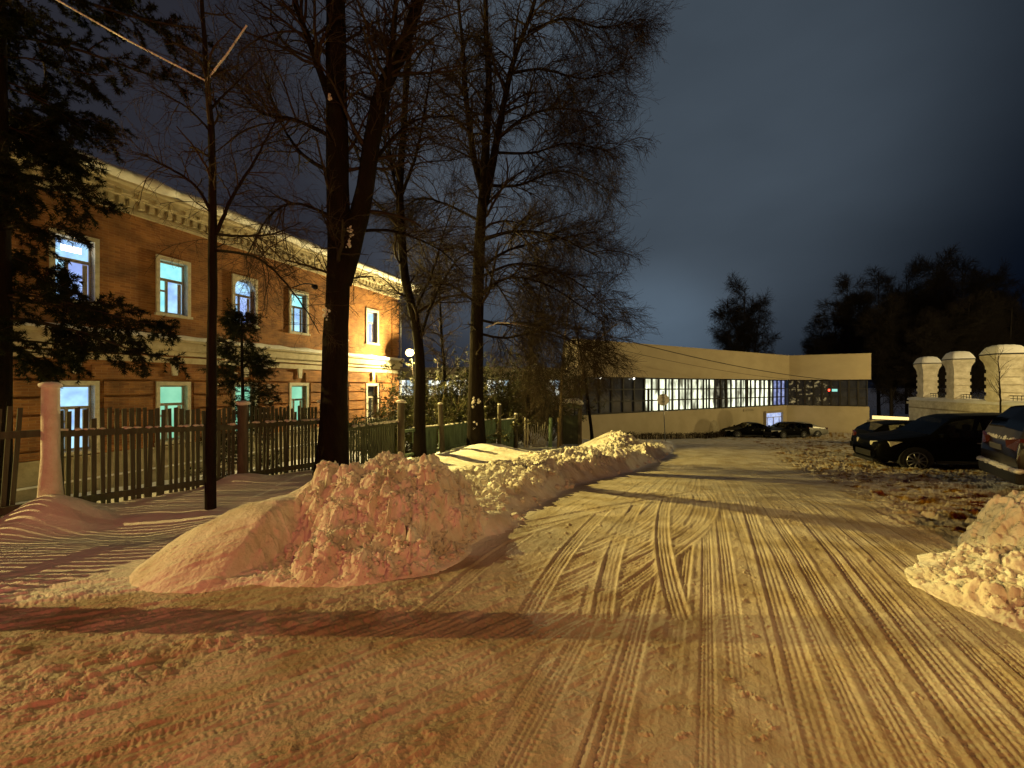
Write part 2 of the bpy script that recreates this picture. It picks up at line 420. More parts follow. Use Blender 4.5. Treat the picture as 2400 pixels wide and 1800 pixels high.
def stamp(path, half, depth, pitch, tread, seed):
    seg = np.diff(path, axis=0); ln = np.hypot(seg[:, 0], seg[:, 1]); s = np.concatenate([[0], np.cumsum(ln)])
    N = int(s[-1] / .0055); u = np.linspace(0, s[-1], N)
    x = np.interp(u, s, path[:, 0]); y = np.interp(u, s, path[:, 1])
    tx = np.gradient(x); ty = np.gradient(y); L = np.hypot(tx, ty) + 1e-9; nx = -ty / L; ny = tx / L
    lat = np.arange(-half - .05, half + .0501, .0055)
    S, Lt = np.meshgrid(u, lat, indexing='ij')
    a = np.abs(Lt) / half
    blk = np.sin(2 * np.pi * (S / pitch + (.9 * a if tread == 1 else .25 * np.sign(Lt) * (a > .5))))
    rib = np.cos(2 * np.pi * a * 2.2)
    inner = -depth + (.0040 * np.tanh(2.2 * blk) * (a > .35) + .0052 * rib) * (1 - .5 * ss(-.2, .4, gnoise(S * .6, S * 0 + seed, 5)))
    wob = .6 + .7 * (.5 + .5 * gnoise(S * 6, Lt * 3 + seed * 3.1, seed))
    ridge = depth * 1.15 * wob
    prof = np.where(a < .95, inner, ridge)
    w = 1 - ss(.95, 1 + .05 / half, a)
    w = np.where(a < .95, 1, w)
    fade = ss(-.35, .05, gnoise(S * .22, S * 0 + seed * 7.7, 11))          # the track comes and goes
    w = w * fade
    X = x[:, None] + nx[:, None] * Lt; Y = y[:, None] + ny[:, None] * Lt
    ix = ((X - TX0) / TR).astype(int); iy = ((Y - TY0) / TR).astype(int)
    ok = (ix >= 0) & (ix < TW) & (iy >= 0) & (iy < TH)
    ix, iy, prof, w = ix[ok], iy[ok], prof[ok], w[ok]
    tmap[iy, ix] = tmap[iy, ix] * (1 - w) + prof * w
    dmap[iy, ix] = np.maximum(dmap[iy, ix], w)

g_x, g_y = np.meshgrid(TX0 + TR * np.arange(TW), TY0 + TR * np.arange(TH))
tmap[:] = .010 * fbm(g_x * 5, g_y * 5, 3, 3)
g_y = g_x = None
rr = random.Random(5)
axis = np.array([.50, 1.0]); axis /= np.linalg.norm(axis); perp = np.array([axis[1], -axis[0]])
VPc = np.array([1.05, 1.75])
# straight runs up the road
for k in range(36):
    off = -1.25 + k * .108 + rr.uniform(-.12, .12)
    off2 = off * .80 + rr.uniform(-.35, .35)
    p0 = VPc - axis * 1.2 + perp * off; p3 = VPc + axis * 17 + perp * off2 * 1.1
    p1 = p0 + axis * 6 + perp * rr.uniform(-.06, .06); p2 = p3 - axis * 6
    stamp(bez(p0, p1, p2, p3, 300), rr.choice([.05, .065, .085]), rr.uniform(.004, .010), rr.choice([.036, .045, .055]), rr.choice([0, 1]), k)
# cars that turned off to the left of the camera
for k in range(18):
    o_ = rr.uniform(-.9, .9); q = rr.uniform(-.8, 1.2)
    p0 = np.array([3.3 + o_ * .5, 7.6]); p1 = np.array([2.5 + o_ * .5, 5.2]); p2 = np.array([1.3 + o_ * .5, 3.4 - o_ * .3 + .25 * q])
    p3 = np.array([-3.5, .85 + q * .75 - o_ * .35])
    stamp(bez(p0, p1, p2, p3, 300), rr.choice([.07, .085, .10]), rr.uniform(.004, .010), rr.choice([.034, .045]), rr.choice([0, 1]), 60 + k)
# far fan of tracks from the left edge of the road
for k in range(6):
    a_ = rr.uniform(-.5, 1.6)
    stamp(bez((-.3 + a_, 2.9), (.8 + a_ * .7, 5.6), (2.6 + a_ * .6, 8.5), (5.2 + a_ * .6, 13.5), 300), .08, rr.uniform(.006, .012), .04, 0, 120 + k)
for k in range(9):
    stamp(bez((-6.5, 1.55 + k * .17), (-3.5, 1.9 + k * .16), (-1.2, 2.6 + k * .14), (2.6 + k * .12, 7.6), 300), .085, rr.uniform(.010, .018), .05, 1, 160 + k)

def micro(x, y):
    """relief of the trodden and driven snow (m)"""
    ex = np.interp(y, EY, EX); rx = np.interp(y, RY, RX)
    inside = ss(-.15, .25, x - ex) * ss(-.1, .3, rx - x)
    fx = (x - TX0) / TR - .5; fy = (y - TY0) / TR - .5
    ix = np.clip(fx.astype(int), 0, TW - 2); iy = np.clip(fy.astype(int), 0, TH - 2)
    u = np.clip(fx - ix, 0, 1); v = np.clip(fy - iy, 0, 1)
    def samp(m): return (m[iy, ix] * (1 - u) + m[iy, ix + 1] * u) * (1 - v) + (m[iy + 1, ix] * (1 - u) + m[iy + 1, ix + 1] * u) * v
    inmap = ((fx > 2) & (fx < TW - 3) & (fy > 2) & (fy < TH - 3)).astype(float)
    inmap *= ss(TX0, TX0 + 1, x) * (1 - ss(TY1 - 2, TY1, y))
    t = samp(tmap); fl = samp(dmap) * inmap
    # along the driving direction coordinates
    a = x * .45 + y * .89; b = x * .89 - y * .45
    a2 = x * .86 + y * .50; b2 = -x * .50 + y * .86
    left = ss(1.6, -1.0, x - (y - 2.2) * .9) * ss(3.9, 3.2, y)                  # churned snow on the left foreground
    loose = .022 * np.maximum(fbm(a2 * 1.6, b2 * 9, 21, 5, .6), -.25) * 1.6 + .012 * fbm(x * 16, y * 16, 22, 4, .65)
    loose += .010 * blocks(x * .8 + y * .3, y, .16, 33) * ss(-.25, .3, fbm(a2 * .9, b2 * 2.2, 34, 2)) + .03 * np.maximum(fbm(a2 * 2.4 + 9, b2 * 6, 27, 4, .6) - .22, 0) * 2
    clean = .006 * fbm(a * 1.2, b * 14, 23, 4, .6) + .004 * fbm(x * 14, y * 14, 24, 3)
    mid = clean + t * inmap * (.85 - .45 * ss(4, 10, y)) * (.55 + .45 * ss(-.35, .25, fbm(x * .5, y * .4, 29, 3)))
    z = clean * (1 - left) + (mid - clean) * (1 - .25 * left) + (1.45 * loose + .085 * np.maximum(fbm(a2 * 3.2, b2 * 9, 36, 5, .68) - .16, 0)) * left * (1 - .6 * fl)
    # scattered crumbs thrown up beside the ruts
    crumbs = np.maximum(fbm(x * 9, y * 9, 31, 4, .7) - .2, 0) * .10 * (.35 + .65 * ss(-.1, .4, fbm(a * .35, b * 1.8, 32, 2)))
    z = z + crumbs * (1 - .85 * fl)
    # right: rough, half cleared snow before the parked cars
    park = ss(-.2, .8, x - rx) * ss(3.2, 5.5, y)
    z = z + park * (.075 * blocks(x * .45, y, .24, 45) * ss(-.35, .3, fbm(x * .7, y * 1.2, 47, 3)) + .03 * blocks(x * .6, y, .10, 46)) * (1 - .6 * ss(15, 22, y)) + park * (.085 * fbm(x * 2.1, y * 2.6, 41, 6, .62) + .05 * np.abs(fbm(x * 5, y * 6, 42, 5, .6)))
    # verge and yard: soft wind smoothed snow
    soft = ss(.1, .7, ex - x) * ss(3.4, 4.4, y) + ss(.1, .9, fence_x(y) - x)
    soft = np.clip(soft, 0, 1)
    zs = .075 * fbm(x * .75, y * .9, 51, 3) + .022 * fbm(x * 2.3, y * 3, 52, 3) + .006 * fbm(x * 9, y * 9, 53, 3)
    far = ss(14, 26, y)
    z = z * (1 - soft) + zs * soft
    z = z + far * inside * .04 * fbm(x * .8, y * .5, 61, 4)
    return z

def ground_z(x, y):
    x = np.atleast_1d(np.asarray(x, float)); y = np.atleast_1d(np.asarray(y, float))
    return land(x, y) + micro(x, y)
gz = lambda x, y: float(ground_z(x, y)[0])

def build_ground():
    u = np.linspace(-1.50, 1.50, 1500); th = np.arctan(u)                       # angle from +y
    extra = np.linspace(th[-1] + .02, 2 * math.pi + th[0] - .02, 90)
    th = np.concatenate([th, extra])
    v = np.arange(500, 17, -.52)
    r = np.concatenate([1.7 * 392 / v, 40 * 1.045 ** np.arange(1, 74)])
    r = np.concatenate([[.3, .8, 1.1], r])
    TH_, RR = np.meshgrid(th, r)
    # distance measured along the view axis inside the sector so that rows stay level
    cos = np.cos(TH_); sec = np.where(np.abs(np.arctan2(np.sin(TH_), np.cos(TH_))) < .99, 1 / np.maximum(cos, .3), 1 / math.cos(.985))
    X = RR * sec * np.sin(TH_); Y = RR * sec * cos
    Z = ground_z(X.ravel(), Y.ravel())
    nR, nT = X.shape
    V = np.stack([X.ravel(), Y.ravel(), Z], 1)
    i = np.arange(nR - 1)[:, None]; j = np.arange(nT)[None, :]; j2 = (j + 1) % nT
    F = np.stack([(i * nT + j), (i * nT + j2), ((i + 1) * nT + j2), ((i + 1) * nT + j)], -1).reshape(-1, 4)
    F = F[:, ::-1]
    # centre cap
    V = np.vstack([V, [[0, 0, float(land(np.array([0.]), np.array([0.]))[0])]]]); c = len(V) - 1
    jj = np.arange(0, nT); 
    cap = np.stack([np.full(nT, c), (jj + 1) % nT, jj, jj], 1)
    o = mesh_obj('ground', V, F, M['ground'], smooth=True)
    me = o.data
    x, y = V[:, 0], V[:, 1]
    ex = np.interp(y, EY, EX); rx = np.interp(y, RY, RX)
    dirt = ss(-.2, .3, x - ex) * ss(-.8, .2, rx + 30 - x)
    dirt = np.clip(dirt - ss(.3, 1.2, fence_x(y) - x), 0, 1)
    dirt = dirt * (1 - .25 * ss(-.3, .3, fbm(x * 2, y * 2, 71, 3)))
    # bare dirty patches in the parking strip
    park = ss(0, .8, x - rx) * ss(3.2, 5.5, y)
    dirt = np.clip(dirt + park * .8 * ss(.0, .3, fbm(x * 3, y * 3.4, 72, 4)), 0, 1.6)
    at = me.attributes.new('dirt', 'FLOAT', 'POINT'); at.data.foreach_set('value', dirt.astype(np.float32))
    capo = mesh_obj('ground_cap_tmp', V[[c] + list(range(nT))] * 1.0, np.stack([np.zeros(nT, int), 1 + (jj + 1) % nT, 1 + jj], 1), M['ground'], smooth=True)
    # join the little cap so that the ground stays one sheet
    import bmesh
    bm = bmesh.new(); bm.from_mesh(me); bm.from_mesh(capo.data); bm.to_mesh(me); bm.free()
    cm = capo.data; bpy.data.objects.remove(capo); bpy.data.meshes.remove(cm)
    me.polygons.foreach_set('use_smooth', np.ones(len(me.polygons), dtype=bool))
    tag(o, kind='structure')
    return o
build_ground()

# ------------------------------------------------------------------ snow piles and the ploughed bank
ICO = None
def ico():
    global ICO
    if ICO is None:
        import bmesh
        bm = bmesh.new(); bmesh.ops.create_icosphere(bm, subdivisions=2, radius=1)
        ICO = (np.array([v.co[:] for v in bm.verts]), np.array([[v.index for v in f.verts] for f in bm.faces])); bm.free()
    return ICO

def lumps(P, S, rg, squash=.8, jag=.28):
    v, f = ico(); n = len(P)
    d = 1 + jag * rg.standard_normal((n, len(v)))
    # smooth the jitter a little so that lumps are knobbly, not spiky
    V = v[None] * d[:, :, None] * (S[:, None, None] * (1 + .45 * (rg.random((n, 1, 3)) - .5)))
    V[:, :, 2] *= squash
    V = V + P[:, None, :]
    F = f[None] + (np.arange(n) * len(v))[:, None, None]
    return V.reshape(-1, 3), F.reshape(-1, 3)

def tri(F4): return np.concatenate([F4[:, [0, 1, 2]], F4[:, [0, 2, 3]]])

def grid_faces(n, m):
    i = np.arange(n - 1)[:, None]; j = np.arange(m - 1)[None, :]
    return np.stack([i * m + j, i * m + j + 1, (i + 1) * m + j + 1, (i + 1) * m + j], -1).reshape(-1, 4)

def heap(name, x0, x1, y0, y1, res, hf, rough, label, n_l, lump_w, seed, size=(.006, .034)):
    xs = np.arange(x0, x1, res); ys = np.arange(y0, y1, res)
    X, Y = np.meshgrid(xs, ys); x = X.ravel(); y = Y.ravel()
    h = hf(x, y); rg = np.random.default_rng(seed)
    r_ = rough(x, y); ka = .30 + .70 * ss(.05, .40, h)
    n1 = fbm(x * 2.6, y * 2.6, seed, 3, .55); n2 = fbm(x * 8, y * 8, seed + 9, 4, .62)
    bl = np.abs(gnoise(x * 5.5, y * 5.5, seed + 4))
    k = ss(.0, .12, h)
    z = h + k * (r_ * (.16 * n1 + .07 * n2 + .17 * ka * blocks(x, y, .26, seed + 60) + .085 * blocks(x, y, .11, seed + 61) + .035 * blocks(x, y, .05, seed + 62) + .02) + (1 - r_) * .035 * n1)
    G = ground_z(x, y)
    dx = r_ * k * .07 * fbm(x * 6, y * 6, seed + 20, 3); dy = r_ * k * .09 * fbm(x * 6, y * 6, seed + 30, 3)
    Zt = G + np.where(h > 0, z, -.08 + 0 * h)
    V = np.stack([x + dx, y + dy, Zt], 1)
    F = grid_faces(len(ys), len(xs))
    keep = (h[F] > 0).any(1)
    V1, F1 = V, tri(F[keep])
    w = lump_w(x, y) * (h > .02); w = w / w.sum()
    idx = rg.choice(len(x), n_l, p=w)
    S = size[0] + (size[1] - size[0]) * rg.random(n_l) ** 3.5
    P = V[idx] + np.stack([0 * S, 0 * S, S * .25], 1)
    V2, F2 = lumps(P, S, rg)
    Vv = np.vstack([V1, V2]); Ff = np.vstack([F1, F2 + len(V1)])
    used = np.zeros(len(Vv), bool); used[Ff.ravel()] = True
    mp = np.cumsum(used) - 1
    o = mesh_obj(name, Vv[used], mp[Ff], M['pile_snow'], smooth=True)
    o.data.polygons.foreach_set('use_smooth', np.zeros(len(o.data.polygons), dtype=bool)) if False else None
    return tag(o, label, 'snow pile')

def ell(x, y, cx, cy, a, b, ang, h, p=2.2):
    c, s = math.cos(ang), math.sin(ang); u = (x - cx) * c + (y - cy) * s; v = -(x - cx) * s + (y - cy) * c
    q = np.sqrt((u / a) ** 2 + (v / b) ** 2)
    return h * (1 - q ** p)

def smax(*a):
    r = a[0]
    for b in a[1:]:
        k = .12; m = np.maximum(r, b); d = np.abs(r - b); r = m + np.maximum(k - d, 0) ** 2 / (4 * k) * (m > -.1)
    return r

def big_h(x, y):
    wob = .10 * fbm(x * 1.3, y * 1.3, 91, 2)
    A = ell(x, y, -1.58, 4.85, 1.30, 1.10, .05, .80, 4.0) + wob
    B = ell(x, y, -2.45, 4.45, 1.35, .98, .85, .52, 1.8)
    C = ell(x, y, -1.55, 4.0, 1.15, .65, .12, .36, 1.6) + wob * .6
    D = ell(x, y, -2.82, 3.95, .66, .48, .5, .25, 1.8)
    h = smax(A, B, C, D)
    # the cut groove in the front left of the pile
    g = np.exp(-((x - (-2.36 + .12 * (y - 4.0))) / .055) ** 2) * ss(4.7, 4.3, y)
    step = .24 * ss(.0, .07, x - (-2.36 + .12 * (y - 4.0))) * ss(.55, .1, x + 2.36) * ss(4.8, 4.2, y)
    return np.where(h > 0, h - np.minimum(.16 * g + step, np.maximum(h - .04, 0)), h)
heap('snow_pile', -4.2, .3, 3.0, 6.4, .011, big_h,
     lambda x, y: ss(-2.55, -2.15, x + .2 * fbm(x, y, 93, 2)), 'big chunky snow pile before the picket fence, its left flank smooth', 2200,
     lambda x, y: ss(-2.4, -2.1, x) * (.25 + ss(5.1, 4.1, y)), 101, size=(.005, .030))
# crumbs along the pile's foot are part of the same heap of loose snow
def right_h(x, y):
    wob = .08 * fbm(x * 1.5, y * 1.5, 95, 2)
    A = ell(x, y, 6.55, 3.95, 1.85, .95, .05, .72, 3.6) + wob
    B = ell(x, y, 5.0, 3.25, 1.55, .95, .1, .27, 1.9) + wob * .8
    return smax(A, B)
heap('snow_pile', 3.2, 8.6, 1.9, 5.8, .013, right_h, lambda x, y: .75 + 0 * x,
     'shaded snow heap cut off by the right edge, below the parked cars', 700, lambda x, y: ss(5.4, 3.4, y) * ss(6.6, 5.0, x) + .02, 103)

def build_bank():
    yy = np.linspace(4.2, 23.5, 1500)
    exx = np.interp(yy, EY, EX)
    # smooth the edge line
    exx = np.convolve(np.pad(exx, 40, 'edge'), np.ones(81) / 81, 'valid')
    tx = np.gradient(exx); ty = np.gradient(yy); L = np.hypot(tx, ty); nx, ny = -ty / L, tx / L
    d = np.concatenate([np.linspace(-.12, .5, 30), np.linspace(.53, 4.2, 120)])
    YY, D = np.meshgrid(yy, d, indexing='ij')
    wav = .18 * gnoise(YY * 1.1, YY * 0 + 3, 5)
    X = exx[:, None] + nx[:, None] * (D + wav); Y = yy[:, None] + ny[:, None] * (D + wav)
    x, y, dd, s = X.ravel(), Y.ravel(), D.ravel(), YY.ravel()
    hs = 1.0 - .25 * ss(13, 20, s) + .5 * gnoise(s * .8, s * 0, 77)
    near = 1 - ss(9, 12, s)
    r1 = .17 * hs * ss(-.02, .26, dd) * (1 - ss(.34, .8, dd) * .75)
    r2 = (.02 + .12 * ss(8.5, 11, s)) * hs * ss(1.0, 1.55, dd) * (1 - ss(1.9, 3.3, dd))
    r3 = .55 * np.exp(-(((x - 4.4) / 1.1) ** 2 + ((y - 17.3) / 1.3) ** 2))
    base = land(x, y)
    # the plateau behind the ridge
    h = r1 + r2 + r3
    road = np.interp(y, BY, BZ)
    fall = np.maximum(base - road, 0) * (ss(-.02, .22, dd) - ss(.1, 1.0, dd)) 
    clod = ss(.15, .45, dd) * (1 - ss(1.6, 2.6, dd))
    z = base + h + np.maximum(fall, 0) + clod * (.10 * fbm(x * 2.6, y * 2.6, 141, 3) + .04 * fbm(x * 8, y * 8, 142, 4, .62) + .15 * blocks(x, y, .30, 143) + .08 * blocks(x, y, .12, 144) + .03)
    z = z + .015 * fbm(x * 12, y * 12, 144, 3)
    end = ss(4.2, 4.7, s) * (1 - ss(21, 23.3, s)) * (1 - ss(3.3, 4.2, dd)) * ss(-.12, -.02, dd)
    z = z * end + (base - .15) * (1 - end)
    V = np.stack([x, y, z], 1)
    F = tri(grid_faces(len(yy), len(d)))[:, ::-1]
    rg = np.random.default_rng(12)
    w = (clod + .35 * ((dd > -.05) & (dd < .15))) * ss(4.6, 5.2, s) * (1 - ss(19, 21, s)); w = w / w.sum()
    idx = rg.choice(len(x), 2600, p=w); S = .008 + .060 * rg.random(2600) ** 4
    V2, F2 = lumps(V[idx] + np.stack([0 * S, 0 * S, S * .2], 1), S, rg)
    o = mesh_obj('snow_bank', np.vstack([V, V2]), np.vstack([F, F2 + len(V)]), M['pile_snow'], smooth=True)
    tag(o, 'long low ploughed snow bank along the left road edge towards the round sign', 'snow bank')
build_bank()

# ------------------------------------------------------------------ red-brick building
FC = Vector((-7.1, 24.4, 0)); FE = Vector((-.3778, -.9259, 0)); FN = Vector((.9259, -.3778, 0))
def ff(s, n, z): p = FC + FE * s + FN * n; return (p.x, p.y, z + CAMZ)      # facade frame, z relative to the camera

bh = thing('brick_building', ff(10, -5, -3.6), 'two-storey orange brick building with cream cornice and lit windows behind the picket fence', 'building')

def uv_wall(o):
    me = o.data; co = np.empty(len(me.vertices) * 3, np.float32); me.vertices.foreach_get('co', co); co = co.reshape(-1, 3)
    if o.parent is not None: pass
    s = (co[:, 0] - FC.x) * FE.x + (co[:, 1] - FC.y) * FE.y; n = (co[:, 0] - FC.x) * FN.x + (co[:, 1] - FC.y) * FN.y
    a = me.attributes.new('wall_uv', 'FLOAT_VECTOR', 'POINT')
    a.data.foreach_set('vector', np.stack([s + n, co[:, 2], n * 0], 1).astype(np.float32).ravel())

WS = [2.27, 4.64, 7.0, 9.44, 11.86, 14.25]
HW = .40                      # half clear opening
SL = 16.4
wall = MB()
zs_ = [(-2.0, 0.10), (2.45, 4.35)]
prev = 0.0
for s in WS + [None]:
    nxt = (s - HW) if s is not None else SL
    wall.box(prev, nxt, -.45, 0, -2.0, 5.4, ff)
    if s is not None:
        wall.box(s - HW, s + HW, -.45, 0, .10, 2.45, ff); wall.box(s - HW, s + HW, -.45, 0, 4.35, 5.4, ff)
        prev = s + HW
wall.box(0, .45, -10, -.45, -2.0, 5.4, ff); wall.box(SL - .45, SL, -10, -.45, -2.0, 5.4, ff); wall.box(0, SL, -10.4, -10, -2.0, 5.4, ff)
# rusticated courses of the ground floor, butted between the windows
gro = [-2.0, -1.74, -1.26, -.78, -.30, .18, .66]
for i in range(len(gro) - 1):
    a, b = gro[i] + .034, gro[i + 1] - .034
    if i == 0: a = gro[0] + .01
    prev = .62
    for s in WS + [None]:
        g = .60 if b < .3 else .34
        nxt = s - g if s is not None else SL
        if nxt > prev: wall.box(prev, nxt, .0, .07, a, b, ff)
        if s is not None: prev = s + g
# corner pilaster blocks on both floors
z = -1.98
while z < 5.2:
    if not (.80 < z + .4 and z < 1.6): wall.box(-.03, .60, 0, .075, z, min(z + .42, 5.35), ff); wall.box(-.045, 0, -.6, -.003, z, min(z + .42, 5.35), ff)
    z += .48
w_o = wall.build('wall', M['brick'], bh); uv_wall(w_o)
pl = MB(); pl.box(-.06, SL, -10, .09, -3.9, -2.72, ff); pl.box(-.03, SL, -.3, .05, -2.72, -2.06, ff); pl.box(-.05, SL, -.2, .11, -2.06, -2.0, ff)
pl.build('plinth', M['plinth'], bh)
sn = MB(); sn.box(-.05, SL, .052, .12, -2.718, -2.66, ff); sn.build('plinth_snow', M['snow'], bh, bevel=.02)
# string course
sc_ = MB()
sc_.box(-.10, SL, -.1, .10, 1.04, 1.20, ff); sc_.box(-.20, SL, -.1, .22, 1.20, 1.36, ff); sc_.box(-.14, SL, -.1, .15, 1.36, 1.50, ff); sc_.box(-.26, SL, -.1, .28, 1.50, 1.60, ff)
sc_.box(-.05, SL, 0, .06, .78, .98, ff)
sc_.build('string_course', M['cornice'], bh)
def snow_strip(s0, s1, n0, n1, z0, h, seed, step=.12):
    """soft snow lying on a ledge: rounded, uneven"""
    ss_ = np.arange(s0, s1 + step, step); nn = np.linspace(0, 1, 9); V = []
    for s in ss_:
        hh = h * (1 + .45 * float(gnoise(np.array([s * 1.4]), np.array([seed * 3.]), seed)[0])) ; ov = .03 * float(gnoise(np.array([s * 3.]), np.array([seed * 5.]), seed + 1)[0])
        for q in nn:
            a = math.pi * q; n_ = n0 + (n1 + ov - n0) * (.5 - .5 * math.cos(a)); V.append(ff(s, n_, z0 + hh * math.sin(a) ** .55 - (.03 if q in (0, 1) else 0)))
    F = grid_faces(len(ss_), 9)
    return np.array(V), F
V_, F_ = snow_strip(-.27, SL, -.02, .31, 1.602, .13, 3)
mesh_obj('ledge_snow', V_, F_, M['snow'], bh, True)
# cornice with dentils
co_ = MB()
co_.box(-.10, SL, -.1, .10, 5.4, 5.52, ff); co_.box(-.05, SL, -.1, .04, 5.52, 5.82, ff); co_.box(-.42, SL, -.1, .42, 5.98, 6.10, ff); co_.box(-.30, SL, -.1, .30, 5.82, 5.98, ff)
co_.box(-.62, SL, -.1, .62, 6.10, 6.18, ff)
co_.box(-.42, -.1, -10.4, -.1, 5.82, 6.10, ff); co_.box(SL, SL + .3, -10.4, .4, 5.82, 6.10, ff); co_.box(-.10, 0, -10.4, -.1, 5.4, 5.52, ff)
co_.build('cornice', M['cornice'], bh)
dn = MB(); s = -.02
while s < SL:
    dn.box(s, s + .13, .04, .20, 5.60, 5.82, ff); s += .25
dn.build('dentil', M['cornice'], bh)
b2 = MB(); s = .1
while s < SL:
    b2.box(s, s + .24, .30, .40, 5.86, 5.98, ff); s += .42
b2.build('bracket', M['cornice'], bh)
# roof: hipped, deep snow
rf = MB(); rf.add([ff(-.66, .66, 6.18), ff(SL, .66, 6.18), ff(SL - 4.6, -5.2, 8.5), ff(4.6, -5.2, 8.5), ff(-.66, -11, 6.18), ff(SL, -11, 6.18)],
                  [(0, 1, 2, 3), (0, 3, 4), (4, 3, 2, 5), (1, 5, 2)])
rf.build('roof', M['dark_frame'], bh)
ns, nn_ = 240, 52
SS, QI = np.meshgrid(np.linspace(-.86, SL, ns), np.arange(nn_), indexing='ij')
ov = .07 * gnoise(SS * .9, SS * 0 + 1., 81) + .045 * gnoise(SS * 3.1, SS * 0 + 2., 82)
A_ = np.minimum(QI / 16., 1) * math.pi * .80; QQ = np.maximum(QI - 16, 0) / (nn_ - 17.)
th_ = 1 + .35 * gnoise(SS * 1.7, SS * 0 + 4., 84)
N_ = .62 + (.24 + ov) * np.sin(A_) - QQ * 5.9
hip = np.minimum(np.clip((SS + .86) / 5.3, 0, 1), np.clip((SL - SS) / 4.8, 0, 1))
Zr = 6.33 - .16 * th_ * np.cos(A_) + np.minimum(QQ * 5.9 * .40, hip * 2.35) + .06 * gnoise(SS * 1.2, QQ * 7, 83) * (QI > 12)
Zr = Zr - .16 * (1 - ss(-.86, -.62, SS))
Vr = np.stack([np.vectorize(lambda s, n, z, k: ff(s, n, z)[k])(SS, N_, Zr, k).ravel() for k in range(3)], 1)
Vr[:, 2] += 0
mesh_obj('roof_snow', Vr, grid_faces(ns, nn_), M['snow'], bh, True)
# rounded overhanging snow cap at the corner
cap = MB(); c0 = Vector(ff(-.98, .42, 6.22))
V2, F2 = lumps(np.array([[c0.x, c0.y, c0.z], [c0.x + .12, c0.y + .25, c0.z - .08], [c0.x - .3, c0.y - .15, c0.z + .05]]), np.array([.44, .34, .40]), np.random.default_rng(3), .62, .05)
mesh_obj('corner_snow', V2, F2, M['snow'], bh, True)
# windows
up_m = ['pane_blue', 'pane_cyan', 'pane_cyan', 'pane_blue', 'pane_cyan', 'pane_blue', 'pane_cyan', 'pane_dark', 'pane_dark']
lo_m = ['pane_dark', 'pane_green', 'pane_green', 'pane_green', 'pane_green', 'pane_blue', 'pane_dark', 'pane_dark', 'pane_dark']
def window(s, z0, z1, pm, arched, lower):
    b = MB(); W = .50
    b.box(s - W, s - HW, -.25, .07, z0 - .02, z1 + .13, ff); b.box(s + HW, s + W, -.25, .07, z0 - .02, z1 + .13, ff)
    b.box(s - HW, s + HW, -.25, .07, z1, z1 + .13, ff); b.box(s - W - .04, s + W + .04, -.25, .12, z0 - .10, z0 - .02, ff)
    b.box(s - HW, s + HW, -.25, .05, z0 - .02, z0 + .01, ff)
    if arched:
        for sg in (-1, 1):
            poly = [(sg * HW, 0), (sg * HW, -.36)] + [(sg * HW * math.cos(a), -.36 + .36 * math.sin(a)) for a in np.linspace(0.15, math.pi / 2 * .95, 6)]
            b.prism([(q[0] + s, z1 + q[1]) for q in poly], lambda a, c: ff(a, -.24, c), lambda a, c: ff(a, .06, c))
    w = b.build('window', M['surround'], bh)
    f = MB(); t = .035; zt = z0 + (z1 - z0) * .66
    f.box(s - HW, s - HW + t, -.24, -.18, z0 + .01, z1, ff); f.box(s + HW - t, s + HW, -.24, -.18, z0 + .01, z1, ff)
    f.box(s - HW + t, s + HW - t, -.24, -.18, z0 + .01, z0 + .07, ff); f.box(s - HW + t, s + HW - t, -.24, -.18, z1 - .05, z1, ff)
    f.box(s - HW + t, s + HW - t, -.245, -.17, zt - .05, zt + .04, ff)
    m0 = s + HW - .30
    f.box(m0 - .035, m0 + .035, -.24, -.18, z0 + .07, zt - .05, ff)
    f.box(m0 + .035, s + HW - t, -.24, -.185, zt - .42, zt - .36, ff)
    f.build('window_frame', M['white_frame'], w)
    alt = {'pane_cyan': 'pane_blue', 'pane_blue': 'pane_violet2'}.get(pm, pm)
    for (a, c, u, v, q) in ((s - HW + .01, s + HW - .01, zt, z1 - .01, pm), (s - HW + .01, m0, z0 + .02, zt, alt if not lower else pm), (m0, s + HW - .01, z0 + .02, zt, pm)):
        g = MB(); g.box(a, c, -.27, -.235, u, v, ff); g.build('pane', M[q], w)
    if not lower and abs(s - 14.25) < .1:
        g = MB(); g.box(s - .22, s + .20, -.234, -.229, z1 - .36, z1 - .20, ff); g.build('room_lamp', M['spot_glass'], w)
    if arched is False and lower is False:
        pass
    # a curtain or blind edge inside
    c = MB(); c.box(s - HW + .05, s - HW + .16, -.234, -.228, z0 + .08, zt - .06, ff); c.build('curtain', M['surround'], w)
for i, s in enumerate(WS):
    window(s, 2.45, 4.22, up_m[i], i == 3, False)
    window(s, -1.86, .02, lo_m[i], False, True)
    k = MB(); k.prism([(s - .07, .36), (s + .07, .36), (s + .11, .80), (s - .11, .80)], lambda a, c: ff(a, .05, c), lambda a, c: ff(a, .13, c))
    k.build('keystone', M['surround'], bh)
# a thin icicle-hung drain pipe near the corner
dp = MB(); dp.tube([ff(-.12, .12, 5.4), ff(-.10, .16, 1.7)], .045, 8); dp.tube([ff(-.10, .16, 1.0), ff(-.10, .16, -3.2)], .045, 8)
dp.build('drain_pipe', M['metal'], bh, True)

# ------------------------------------------------------------------ lamps
def add_light(name, at, power, colour, parent, radius=.09):
    ld = bpy.data.lights.new(name, 'POINT'); ld.energy = power; ld.color = colour; ld.shadow_soft_size = radius
    o = bpy.data.objects.new(name, ld); col.objects.link(o); o.parent = parent
    o.location = Vector(at) - parent.location
    return o

